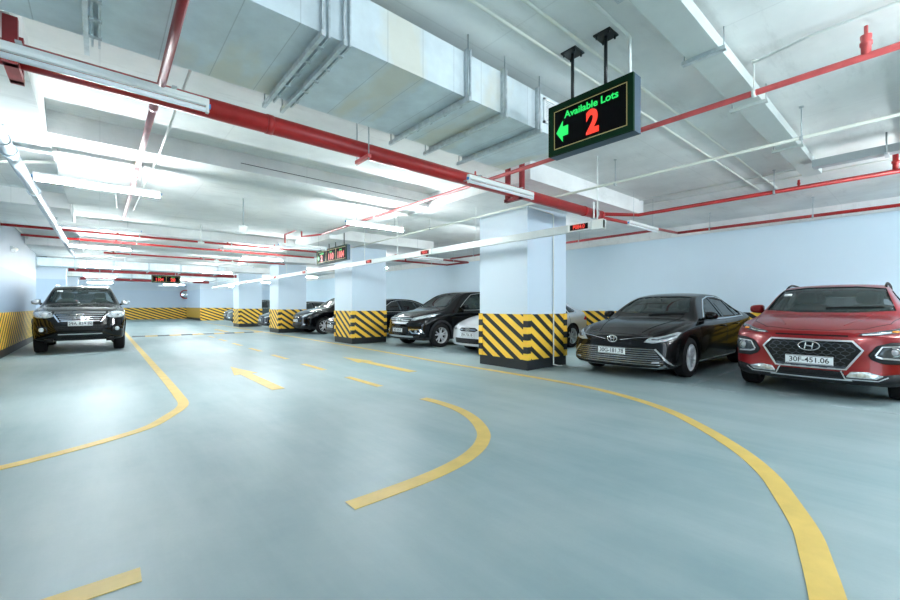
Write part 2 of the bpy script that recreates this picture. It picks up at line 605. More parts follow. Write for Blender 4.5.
duct(-1.58, 3.82, 2.44, 3.44, 2.89, 3.25, (-.02, 1.06, 1.2, 2.26, 2.69, 3.17), 'wide galvanised air duct nearest the camera, above the big red pipe', True)
duct(-3.5, 5.0, 24.2, 25.1, 2.9, 3.25, (-2, -.8, .5, 1.8, 3.1, 4.7), 'galvanised air duct far down the lane above the dark SUV', False)
duct(-3.5, 8, 31.4, 32.3, 2.9, 3.25, (-1.5, 0, 1.5, 3.0, 4.5, 6), 'farthest galvanised air duct, just before the far striped wall', False)

# ------------------------------------------------------------------ pipes
def pipe(name, pts, r, m, label, cat='pipe', hang=(), collars=(), tees=(), top=SL, group=None, hm=None):
    """pts world; hang: parameter positions (x,y) for hanger rods"""
    o0 = Vector(pts[0])
    t = thing(name, label, cat, o0, 0, group)
    b = B()
    polytube(b, [Vector(p) - o0 for p in pts], r, 16 if r > .05 else 10)
    fin('pipe_run', b, m, t)
    d = (Vector(pts[-1]) - Vector(pts[0])).normalized()
    for c in collars:
        c = Vector(c) - o0
        b = B()
        tube(b, c - d * .03, c + d * .03, r * (1.06 if r > .08 else 1.22), 16)
        fin('coupling', b, m, t)
    for h in hang:
        hx, hy, hz = h
        tp = 3.1 if -.44 < hx < 4.82 and (6.27 < hy < 10.37 or 13.5 < hy < 17.6) else top
        if (4.82 < hx < 8.48 or -1.72 < hx < -.44) and any(y - 1.03 < hy < y + 2.13 for y in colY): tp = SO
        b = B()
        tube(b, (hx - o0.x, hy - o0.y, hz + r - o0.z), (hx - o0.x, hy - o0.y, tp - o0.z), .006, 6)
        tube(b, (hx - o0.x, hy - o0.y, tp - .012 - o0.z), (hx - o0.x, hy - o0.y, tp - o0.z), .022, 8)
        fin('hanger_rod', b, hm or M['steel'], t)
        b = B()
        e = d * .014
        c = Vector((hx, hy, hz)) - o0
        tube(b, c - e, c + e, r * 1.15 + .004, 12)
        fin('pipe_clamp', b, hm or M['steel'], t)
    for q in tees:
        (tx, ty, tz, hh, rr) = q
        b = B()
        tube(b, (tx - o0.x, ty - o0.y, tz - o0.z), (tx - o0.x, ty - o0.y, tz + hh - o0.z), rr, 10)
        tube(b, (tx - o0.x, ty - o0.y, tz + hh * .45 - o0.z), (tx - o0.x, ty - o0.y, tz + hh * .6 - o0.z), rr * 1.35, 10)
        fin('sprinkler_riser', b, m, t)
    return t


# big main across the lane
PZ, PY = 2.89, 4.0
pipe('fire_main_pipe', [(-1.7, PY, PZ), (7.15, PY, PZ)], .083, M['red'], 'large red fire main pipe running across the ceiling in front', hang=[(6.9, PY, PZ)],
     collars=[(1.2, PY, PZ), (6.55, PY, PZ), (7.1, PY, PZ)])
for i, (bx, lab) in enumerate(((-.44, 'dark red channel bracket holding the main pipe at the upper left'), (4.68, 'dark red channel bracket holding the main pipe beside the nearest column'))):
    t = thing('pipe_bracket', lab, 'bracket', (bx, PY, PZ), 0, 'channel brackets of the main pipe')
    for yy in (-.16, .11):
        b = B()
        box(b, -.035, .035, yy, yy + .05, -.13, SO - PZ if i == 0 else SL - PZ)
        fin('bracket_post', b, M['dkred'], t)
    b = B()
    box(b, -.035, .035, -.18, .18, -.13, -.085)
    fin('bracket_arm', b, M['pink'] if i == 0 else M['dkred'], t)
# hanger under the pipe in the middle
t = thing('pipe_hanger', 'pale red clamp bar under the main pipe left of the nearest column', 'bracket', (2.16, PY, PZ), 0)
b = B(); box(b, -.02, .02, -.17, .12, -.125, -.088); fin('clamp_bar', b, M['pink'], t)
for yy in (-.15, .11):
    b = B(); tube(b, (0, yy, -.14), (0, yy, SL - PZ), .007, 8); fin('hanger_rod', b, M['steel'], t)
# white twin clamps at the end + branch
t = thing('pipe_clamp_pair', 'pair of white clamp straps at the right end of the big red pipe', 'clamp', (6.72, PY, PZ))
for dx in (0, .12):
    b = B(); box(b, dx - .018, dx + .018, -.1, -.088, -.12, .17); fin('clamp_strap', b, M['white'], t)
YB = 3.75
pipe('sprinkler_pipe', [(7.17, PY, 2.86), (10.7, PY, 2.98)], .03, M['red'], 'thin red branch pipe joining the main pipe end to the wall pipe')
# lines along the lane
pp = pipe('sprinkler_pipe', [(4.35, -6, 3.07), (4.35, 10.2, 3.05)], .026, M['pink'], 'pale red sprinkler pipe passing behind the hanging green-framed display', hang=[(4.35, 1.0, 3.06), (4.35, 7.5, 3.055)], tees=[(4.35, 4.5, 3.05, .2, .014)], hm=M['white'])
b = B()
lathe(b, [(.028, .0), (.03, .07), (.036, .075), (.036, .1), (.028, .105), (.033, .13), (.033, .15), (.012, .155), (.012, .22)], (0, 6.31, 0), 'Z', 14)
fin('valve', b, M['pink'], pp)
pipe('sprinkler_pipe', [(4.35, 10.23, 3.05), (4.1, 10.9, 3.05), (4.1, 10.9, 3.28), (4.1, 12.2, 3.28), (4.1, 12.2, 2.98), (4.1, 13.2, 2.98)], .022, M['pink'], 'thin red pipe stepping up and down in a square loop left of the second column', tees=[(4.1, 13.15, 2.98, .12, .014)])
pipe('sprinkler_pipe', [(8.1, -6, 3.0), (8.1, 3.75, 3.0), (7.2, PY, 2.93)], .033, M['red'], 'red sprinkler pipe over the parked black sedan and red hatchback', hang=[(8.1, .2, 3.0), (8.1, 1.6, 3.0)], tees=[(8.1, .3, 3.0, .24, .03), (8.1, 1.3, 3.0, .12, .016)])
pipe('sprinkler_pipe', [(10.7, -6, 2.97), (10.7, PY, 2.98)], .033, M['red'], 'red sprinkler pipe running just below the top of the rear wall', hang=[(10.7, 1.5, 2.97), (10.7, 3.3, 2.98)])
pipe('sprinkler_pipe', [(.33, -3, 3.12), (.33, 2.1, 3.05), (.33, 2.3, 2.80), (.33, 3.5, 2.76)], .027, M['dkred'], 'dark red pipe crossing under the wide air duct at upper left', collars=[(.33, 2.0, 3.05)])
pipe('sprinkler_pipe', [(.38, 4.2, 3.05), (.38, 6.1, 3.05), (.38, 10.9, 3.02)], .03, M['palepink'], 'pale pink pipe running away between the two left tube lamps', collars=[(.38, 4.7, 3.05), (.38, 7.4, 3.04)], tees=[(.38, 7.5, 2.9, .15, .02)])
for y, z, x0, x1, r, lab in ((13.6, 3.04, -1.7, 6.0, .03, 'upper of the two red pipes crossing the lane beyond the second lamp pair'),
                             (14.75, 2.98, -1.5, 6.0, .03, 'lower of the two red pipes crossing the lane beyond the second lamp pair'),
                             (17.9, 2.98, .1, 6.0, .03, 'thin red pipe crossing the lane in front of the far duct')):
    pipe('sprinkler_pipe', [(x0, y, z), (x1, y, z)], r, M['red'], lab, hang=[(.8, y, z), (3, y, z)], tees=[(.35, y, z, .06, .02), (2.9, y, z, .06, .02)])
pipe('fire_main_pipe', [(-1.1, 25.6, 2.87), (5.9, 25.6, 2.87)], .085, M['dkred'], 'dark red main pipe under the far duct behind the dark SUV', hang=[(0, 25.6, 2.87), (3, 25.6, 2.87)])
pipe('fire_main_pipe', [(-.9, 33.3, 2.87), (5.9, 33.3, 2.87)], .085, M['dkred'], 'farthest dark red main pipe close to the far wall', hang=[(0, 33.3, 2.87), (3, 33.3, 2.87)])
for pts, lab in (([(7.3, 11.3, 2.85), (10.5, 11.3, 2.85)], 'dark red pipe over the parked black SUV, nearer of two'),
                 ([(7.3, 12.6, 2.85), (10.6, 12.6, 2.85), (10.6, 11.35, 2.85)], 'dark red pipe over the parked black SUV, farther of two')):
    pipe('sprinkler_pipe', pts, .035, M['dkred'], lab, tees=[(8.6, pts[0][1], 2.85, .3, .03)], hang=[(9.8, pts[0][1], 2.85)])
pipe('sprinkler_pipe', [(9.6, 4.1, 2.92), (9.6, 11.2, 2.90)], .03, M['dkred'], 'dark red pipe running behind the nearest column towards the second', hang=[(9.6, 6, 2.915), (9.6, 10, 2.905)])
# white drain pipe along the left
pipe('drain_pipe', [(-.785, 4.75, 3.06), (-.785, 4.95, 2.93), (-.77, 6.2, 2.92), (-.62, 17.3, 2.80)], .062, M['pvc'], 'thick white plastic drain pipe hung along the upper left', collars=[(-.765, 6.6, 2.918), (-.74, 8.6, 2.90), (-.7, 11.5, 2.872)], hang=[(-.77, 6.2, 2.92), (-.69, 12, 2.868)])
# cream conduit running the whole row of columns
pipe('conduit', [(5.76, -6, 3.02), (5.74, 4.0, 3.005), (5.74, 4.75, 2.985), (5.72, 8.5, 2.95), (5.7, 11.5, 2.93)], .018, M['cream'], 'long cream conduit pipe passing above the nearest column front', 'conduit', hang=[(5.75, .9, 3.01), (5.75, 3.0, 2.99), (5.72, 7.4, 2.96)])
for i, (x0, x1, y, lab) in enumerate(((-1, 9.2, 2.1, 'thin white conduit on the slab nearest the wide air duct'), (-1, 9.6, 1.86, 'thin white conduit on the slab, passing behind the display poles'))):
    pipe('conduit', [(x0, y, SL - .014), (x1, y - .06, SL - .014)], .013, M['cream'], lab, 'conduit')
pipe('conduit', [(-1, 1.54, SL - .016), (3.12, 1.54, SL - .016), (3.16, 1.53, SL - .05), (3.16, 1.53, 2.945)], .014, M['white'], 'white conduit bending down into the top of the hanging display', 'conduit')
pipe('conduit', [(8.3, -6, SL - .014), (8.3, 4.6, SL - .014)], .012, M['white'], 'white conduit on the slab over the black sedan', 'conduit')
pipe('conduit', [(8.75, -6, SL - .014), (8.75, 4.6, SL - .014)], .012, M['white'], 'white conduit on the slab behind the red sprinkler pipe', 'conduit')
pipe('conduit', [(4.2, -6, SL - .05), (4.2, .6, SL - .05), (4.3, 1.0, SL - .05)], .012, M['white'], 'white conduit beside the pale red pipe at upper right', 'conduit')
pipe('conduit', [(.62, 3.6, SL - .014), (.56, 6.1, 3.08), (.5, 10.1, 3.08)], .012, M['white'], 'thin white conduit running away behind the left tube lamps', 'conduit')
pipe('conduit', [(-1.66, 2, 3.25), (-1.66, 20.4, 3.25)], .02, M['cream'], 'cream conduit along the top edge of the left wall', 'conduit')
pipe('conduit', [(-1.7, 8.3, SO - .02), (-.5, 8.3, 3.3)], .02, M['cream'], 'cream conduit crossing to the left wall near the drain pipe', 'conduit')
pipe('conduit', [(-.3, 8.8, 3.08), (.2, 8.8, 3.08), (.25, 10.1, 3.08)], .012, M['white'], 'bent white conduit above the unlit left lamp', 'conduit')
pipe('conduit', [(6.05, 4.82, 3.04), (6.78, 4.82, 3.0), (6.80, 4.82, 2.95), (6.80, 4.82, .05), (6.9, 4.76, .02), (6.95, 4.72, .02)], .013, M['white'], 'white conduit running down the nearest column to the floor', 'conduit')
pipe('cable', [(1.5, 6.26, 3.2), (4.8, 6.26, 3.17)], .004, M['trim'], 'thin dark cable along the beam face', 'cable')

# cable trunking at upper right
t = thing('cable_trunking', 'wide pale grey cable trunking running away at upper right', 'cable tray', (0, 1.17, 3.2))
b = B(); box(b, -1.5, 8.3, -.11, .11, 0, .1); fin('trunking_body', b, M['tray'], t)
for x in (1.3, 2.55, 3.65, 4.9, 6.6):
    b = B(); box(b, x - .022, x + .022, -.155, .155, -.03, 0); fin('support_bar', b, M['galv'] if x < 4 else M['tray'], t)
    for yy in (-.14, .14):
        b = B(); tube(b, (x, yy, -.03), (x, yy, SL - 3.2), .005, 6); fin('hanger_rod', b, M['steel'], t)
t = thing('cable_trunking', 'grey cable trunking branching off over the red hatchback', 'cable tray', (7.42, 0, 3.1))
b = B(); box(b, 0, .15, -6, 1.05, 0, .1); fin('trunking_body', b, M['steel'], t)
for y in (.35, -1.4):
    b = B(); box(b, -.03, .18, y - .02, y + .02, -.02, 0); fin('support_bar', b, M['galv'], t)
    b = B(); tube(b, (-.02, y, -.02), (-.02, y, SL - 3.1), .009, 6); fin('hanger_rod', b, M['steel'], t)

# ------------------------------------------------------------------ tube lamps
def lamp(x, y, z, lit, label, wires=True, top=SL):
    t = thing('tube_lamp', label, 'lamp', (x, y, z), 0, 'ceiling tube lamps')
    b = B()
    prof = [(-.016, -.02), (-.026, .0), (-.022, .03), (.022, .03), (.026, .0), (.016, -.02)]
    A = [[b.verts.new((xx, p[0], p[1])) for p in prof] for xx in (-.62, .62)]
    for i in range(6): b.faces.new((A[0][i], A[0][(i + 1) % 6], A[1][(i + 1) % 6], A[1][i]))
    b.faces.new(A[0]); b.faces.new(A[1][::-1])
    for xx in (-.62, .6): box(b, xx, xx + .02, -.02, .02, -.072, .0)
    fin('lamp_housing', b, M['white'], t)
    b = B(); tube(b, (-.6, 0, -.05), (.6, 0, -.05), .019, 10); fin('lamp_tube', b, M['tube_on'] if lit else M['tube_off'], t)
    for xx in (-.632, .62):
        b = B(); box(b, xx, xx + .012, -.015, .015, -.035, -.005); fin('end_cap', b, M['blue'], t)
    if wires:
        for xx in (-.41, .41):
            b = B(); tube(b, (xx, 0, .03), (xx, 0, top - z), .004, 5); fin('hanger_wire', b, M['steel'], t)
    return t


ordn = ['nearest', 'second', 'third', 'fourth', 'fifth', 'sixth', 'seventh', 'eighth', 'ninth', 'tenth', 'eleventh']
for rx, rn in ((0.02, 'left-hand'), (4.0, 'middle'), (8.05, 'right-hand')):
    for k in range(11):
        y = 3.62 + 3.45 * k if k else 3.62
        if k == 1: y = 6.85
        if rx > 7 and y > 36: continue
        lit = k % 2 == 1
        top = 3.1 if any(yb < y < yb + wb for yb, wb in ((6.27, 4.1), (13.5, 4.1), (20.6, 1.1), (27.8, 1.1), (35, 1.1))) and rx < 7 else SL
        z = 2.75 if k else 2.76
        if rx > 7 and any(yy - 1.03 < y < yy + 2.13 for yy in colY): top = SO
        if k == 6 and rx < 7: z, top = 2.62, 2.895
        lamp(rx, y, z, lit, '%s white tube lamp, %s from the camera in the %s row' % ('lit' if lit else 'unlit', ordn[k], rn), k != 0 or rx > 7, top)
    for k, y in enumerate((-1.5, -4.6)):
        lamp(rx, y + (.6 if rx > 7 else 0), 2.75, rx > 1, ('lit' if rx > 1 else 'unlit') + ' tube lamp of the %s row, %s behind the camera' % (rn, ('just', 'farther')[k]))
# stand-off rods for the near lamps that clip to the pipe
for x, lab in ((.02, 'left'), (4.0, 'middle')):
    t = thing('lamp_clip', 'steel clips holding the %s unlit lamp in front of the main pipe' % lab, 'clip', (x, 3.62, 2.81))
    for xx in (-.4, .4):
        b = B(); box(b, xx - .015, xx + .015, 0, .31, .006, .016); fin('clip_strap', b, M['steel'], t)

# ------------------------------------------------------------------ LED signs
def led_sign(X, y0, y1, z0, z1, panels, poles, label, wd=.11, face=-1):
    """panel in a plane X = const, seen from -X"""
    t = thing('led_sign', label, 'sign', (X, (y0 + y1) / 2, z0), 0)
    cy = (y0 + y1) / 2
    b = B(); box(b, 0.012, wd, y0 - cy, y1 - cy, 0, z1 - z0)
    o = fin('sign_casing', b, M['signside'], t)
    hgt = z1 - z0
    b = B()
    e = .045
    box(b, -.012, .012, y0 - cy, y1 - cy, 0, e); box(b, -.012, .012, y0 - cy, y1 - cy, hgt - e, hgt)
    box(b, -.012, .012, y0 - cy, y0 - cy + e, e, hgt - e); box(b, -.012, .012, y1 - cy - e, y1 - cy, e, hgt - e)
    fin('bezel', b, M['frame_green'], t)
    n = len(panels)
    pw = (y1 - y0 - 2 * e) / n
    for i, P in enumerate(panels):          # i = 0 is leftmost seen (largest Y)
        ya = y1 - cy - e - pw * i
        yb = ya - pw
        b = B(); box(b, .0, .013, yb, ya, e, hgt - e)
        s = fin('led_screen', b, M['screen'], t)
        b = B(); q = .006
        for a in ((yb + q, ya - q, e + q, e + 2 * q), (yb + q, ya - q, hgt - e - 2 * q, hgt - e - q), (yb + q, yb + 2 * q, e + q, hgt - e - q), (ya - 2 * q, ya - q, e + q, hgt - e - q)):
            box(b, -.003, .0, *a)
        fin('led_border', b, M['led_y'], s)
        rot = (PI / 2, 0, -PI / 2)
        hh = hgt - 2 * e
        mid = (ya + yb) / 2
        if P.get('t'): text('led_text', P['t'], hh * P.get('ts', .28), M['led_g'], s, (-.003, mid + P.get('to', 0), e + hh * .80), rot, .001, .0014, sx=P.get('tx', 1))
        text('led_number', P['n'], hh * .74, M['led_r'], s, (-.003, mid + P.get('no', 0), e + hh * .37), rot, .001, P.get('b', .012), sx=P.get('nx', 1))
        if P.get('a'):
            ax = ya - .03
            zc = e + hh * .42
            b = B()
            w_, h_ = hh * .34, hh * .26
            pts = [(ax, zc), (ax - w_ * .55, zc + h_), (ax - w_ * .55, zc + h_ * .45), (ax - w_, zc + h_ * .45), (ax - w_, zc - h_ * .45), (ax - w_ * .55, zc - h_ * .45), (ax - w_ * .55, zc - h_)]
            F_ = [b.verts.new((-.004, *p)) for p in pts]
            G_ = [b.verts.new((.0, *p)) for p in pts]
            b.faces.new(F_)
            for k in range(7): b.faces.new((F_[k], F_[k - 1], G_[k - 1], G_[k]))
            fin('led_arrow', b, M['led_g'], s)
    for py in poles:
        b = B(); tube(b, (.05, py - cy, hgt), (.05, py - cy, SL - z0), .014, 10); fin('pole', b, M['black'], t)
        b = B(); box(b, -.02, .12, py - cy - .07, py - cy + .07, SL - z0 - .012, SL - z0)
        for sx in (0, .1):
            for sy in (-.05, .05): tube(b, (sx, py - cy + sy, SL - z0 - .035), (sx, py - cy + sy, SL - z0 - .012), .008, 8)
        fin('mounting_plate', b, M['black'], t)
    return t


led_sign(3.0, 1.42, 2.17, 2.5, 2.93, [dict(t='Available Lots', ts=.235, to=-.02, tx=1.06, n='2', b=.012, no=-.04, nx=.84, a=True)], (1.67, 1.97), 'hanging black display reading Available Lots 2 with a green arrow')
led_sign(5.2, 10.5, 12.55, 2.49, 2.92, [dict(t='Available', ts=.24, n='2', a=True), dict(t='Lots', ts=.24, n='110', b=.008), dict(t='Lots', ts=.24, n='1104', b=.008, nx=.85)], (10.75, 11.3, 11.75, 12.4), 'hanging three-panel display with red digits by the second column')
t = led_sign(3.0, 27.2, 28.5, 2.46, 2.86, [dict(t='Lots', ts=.24, n='1104', b=.006, nx=.8), dict(t='Lots', ts=.24, n='20', b=.008)], (27.9,), 'small far display with green and red digits near the far wall')
t.rotation_euler = (0, 0, PI / 2)
t.location = (2.75, 27, 2.46)

# long pale trunk with little red bay displays
t = thing('display_trunk', 'long pale metal trunk with small red displays along the columns', 'trunking', (5.4, 3.0, 2.31))
b = B(); box(b, 0, .06, 0, 26.5, 0, .115); fin('trunk_body', b, M['tray'], t)
for y in (3.1, 5.6, 8.3, 9.9, 13, 16, 20, 24, 28):
    b = B(); tube(b, (.03, y - 3.0, .115), (.03, y - 3.0, (SO if any(c - 1.03 < y < c + 2.13 for c in colY) else SL) - 2.31), .008, 6); fin('hanger_rod', b, M['white'], t)
b = B(); box(b, -.012, .072, 0, .17, -.01, .125); fin('end_box', b, M['white'], t)
for y in (3.37, 7.15, 9.6, 14.1, 17.2, 21.5, 25):
    b = B(); box(b, -.02, 0, y - .19 - 3, y + .19 - 3, .0, .115)
    s = fin('display_case', b, M['white'], t)
    b = B(); box(b, -.023, -.019, y - .15 - 3, y + .15 - 3, .016, .1)
    fin('display_screen', b, M['screen'], s)
    text('display_digits', 'P084.0', .085, M['led_r'], s, (-.0245, y - 3, .058), (PI / 2, 0, -PI / 2), .0008, .0012, sx=.85)

# pendant camera, wall camera, mirror
t = thing('pendant_camera', 'white dome camera hanging on a thin rod over the lane', 'camera', (2.07, 7.54, 2.45))
b = B(); lathe(b, [(.001, 0), (.05, .02), (.062, .06), (.075, .13), (.07, .15), (.001, .155)], (0, 0, 0), 'Z', 16); fin('camera_dome', b, M['white'], t)
b = B(); tube(b, (0, 0, .15), (0, 0, .64), .011, 8); fin('rod', b, M['steel'], t)
t.location = (1.92, 7.85, 2.46)
t = thing('wall_camera', 'small grey camera fixed high on the left wall', 'camera', (-1.72, 15.1, 2.62))
b = B(); box(b, 0, .05, -.05, .05, 0, .1); fin('camera_mount', b, M['steel'], t)
b = B(); tube(b, (.06, -.1, -.02), (.09, .1, .03), .045, 12); fin('camera_body', b, M['white'], t)
for (x, y, lab) in ((2.05, 12.6, 'lower white ceiling camera between the lamp rows'), (3.3, 17.2, 'small ceiling camera before the far duct'), (3.9, 17.5, 'small green-lit detector before the far duct')):
    t = thing('hanging_detector', lab, 'detector', (x, y, 2.85))
    b = B(); lathe(b, [(.001, 0), (.07, .02), (.08, .06), (.001, .08)], (0, 0, 0), 'Z', 12); fin('detector_head', b, M['white'], t)
    b = B(); tube(b, (0, 0, .07), (0, 0, .25 if y > 13 else .5), .012, 6); fin('rod', b, M['white'], t)
t = thing('convex_mirror', 'round red-rimmed convex mirror at the far wall corner', 'mirror', (6.15, 45.7, 2.3), math.radians(-20))
b = B(); lathe(b, [(.001, -.09), (.2, -.07), (.36, -.02), (.38, 0), (.001, .02)], (0, 0, 0), 'Y', 24); fin('mirror_glass', b, M['chrome'], t)
b = B(); lathe(b, [(.36, -.04), (.43, -.04), (.43, .03), (.36, .03), (.36, -.04)], (0, 0, 0), 'Y', 24, cap=False); fin('mirror_rim', b, M['red'], t)
b = B(); tube(b, (0, 0, 0), (0.05, .3, 0), .03, 8); fin('mirror_arm', b, M['yellow'], t)
# ------------------------------------------------------------------ cars
def pch(xs, ys, x):
    """monotone cubic interpolation"""
    n = len(xs)
    if x <= xs[0]: return ys[0]
    if x >= xs[-1]: return ys[-1]
    d = [(ys[i + 1] - ys[i]) / (xs[i + 1] - xs[i]) for i in range(n - 1)]
    m = [d[0]] + [0 if d[i - 1] * d[i] <= 0 else 2 * d[i - 1] * d[i] / (d[i - 1] + d[i]) for i in range(1, n - 1)] + [d[-1]]
    i = max(k for k in range(n - 1) if xs[k] <= x)
    h = xs[i + 1] - xs[i]
    t = (x - xs[i]) / h
    return ((1 + 2 * t) * (1 - t) ** 2 * ys[i] + t * (1 - t) ** 2 * h * m[i] + t * t * (3 - 2 * t) * ys[i + 1] + t * t * (t - 1) * h * m[i + 1])


def section(z0, zs, zt, ws, wr, cr, sub=3):
    """half profile from bottom centre to top centre"""
    hh = zs - z0
    P = [(0, z0), (ws * .80, z0), (ws * .955, z0 + .05), (ws * .985, z0 + hh * .30), (ws * .995, z0 + hh * .55), (ws * 1.0, z0 + hh * .72),
         (ws * .985, zs - .035), (ws * .945, zs + .012),
         ((ws * .93 + wr) / 2 + .012, (zs + .02 + zt - cr) / 2), (wr, zt - cr), (wr * .93, zt - cr * .52), (wr * .66, zt - cr * .2), (wr * .33, zt - cr * .05), (0, zt)]
    V = [Vector((0, *p)) for p in P]
    out = []
    for i in range(len(V) - 1):
        if i in (0,):
            out += [V[0], V[0].lerp(V[1], .5)]
            continue
        p0, p1, p2, p3 = V[i - 1], V[i], V[i + 1], V[min(i + 2, len(V) - 1)]
        if i + 2 > len(V) - 1: p3 = Vector((0, -V[i].y, V[i].z))
        for k in range(sub):
            t = k / sub
            # centripetal-ish: damped tangents
            m1, m2 = (p2 - p0) * .5, (p3 - p1) * .5
            L = (p2 - p1).length
            for mm in (m1, m2):
                if mm.length > L: mm *= L / mm.length
            h1, h2, h3, h4 = 2 * t ** 3 - 3 * t * t + 1, t ** 3 - 2 * t * t + t, -2 * t ** 3 + 3 * t * t, t ** 3 - t * t
            out.append(p1 * h1 + m1 * h2 + p2 * h3 + m2 * h4)
    out.append(V[-1])
    return [(max(0, v.y), v.z) for v in out]


def shell(K, xs, warp=None, inset=0, floor_z=None, mi=0):
    """closed loft; K = {name: (xs, ys)} curves"""
    b = B()
    def par(x):
        q = [pch(K['x'], K[k], x) for k in ('z0', 'zs', 'zt', 'ws', 'wr', 'cr')]
        if inset:
            q[0] = floor_z
            q[2] -= inset * .8
            q[3] -= inset * 1.5
            q[4] -= inset
            q[1] = min(q[1], q[2] - .02)
            q[5] = max(q[5], .03)
        return q
    W = warp or (lambda p: p)
    secs = [section(*par(x)) for x in xs]
    n = len(secs[0])
    rings = []
    for x, s in zip(xs, secs):
        R = [b.verts.new(W(Vector((x, y, z)))) for y, z in s]
        L = [R[0]] + [b.verts.new(W(Vector((x, -y, z)))) for y, z in s[1:-1]] + [R[-1]]
        rings.append((R, L))
    for (R0, L0), (R1, L1) in zip(rings, rings[1:]):
        for i in range(n - 1):
            b.faces.new((R0[i], R0[i + 1], R1[i + 1], R1[i]))
            vs = []
            for v in (L0[i], L1[i], L1[i + 1], L0[i + 1]):
                if v not in vs: vs.append(v)
            b.faces.new(vs)
    m = 10
    for end in (0, -1):
        R, L = rings[end]
        x = xs[end]
        s = secs[end]
        for side, E in ((1, R), (-1, L)):
            prev = E
            for k in range(m - 1, -1, -1):
                f = k / m
                if k == 0:
                    key = ('c', end)
                    cur = [b.verts.new(W(Vector((x, 0, z)))) for y, z in s]
                    cur[0], cur[-1] = E[0], E[-1]
                else:
                    cur = [E[0] if i == 0 else E[-1] if i == n - 1 else b.verts.new(W(Vector((x, side * y * f, z)))) for i, (y, z) in enumerate(s)]
                for i in range(n - 1):
                    q = []
                    for v in (prev[i], prev[i + 1], cur[i + 1], cur[i]):
                        if v not in q: q.append(v)
                    if len(q) > 2:
                        try: b.faces.new(q)
                        except ValueError: pass
                prev = cur
    bmesh.ops.remove_doubles(b, verts=b.verts, dist=1e-4)
    bmesh.ops.dissolve_degenerate(b, dist=1e-5, edges=b.edges)
    bmesh.ops.recalc_face_normals(b, faces=b.faces)
    for f in b.faces: f.material_index = mi
    return b


DIRS = {'F': Vector((1, 0, 0)), 'R': Vector((-1, 0, 0)), 'L': Vector((0, 1, 0)), 'T': Vector((0, 0, -1))}


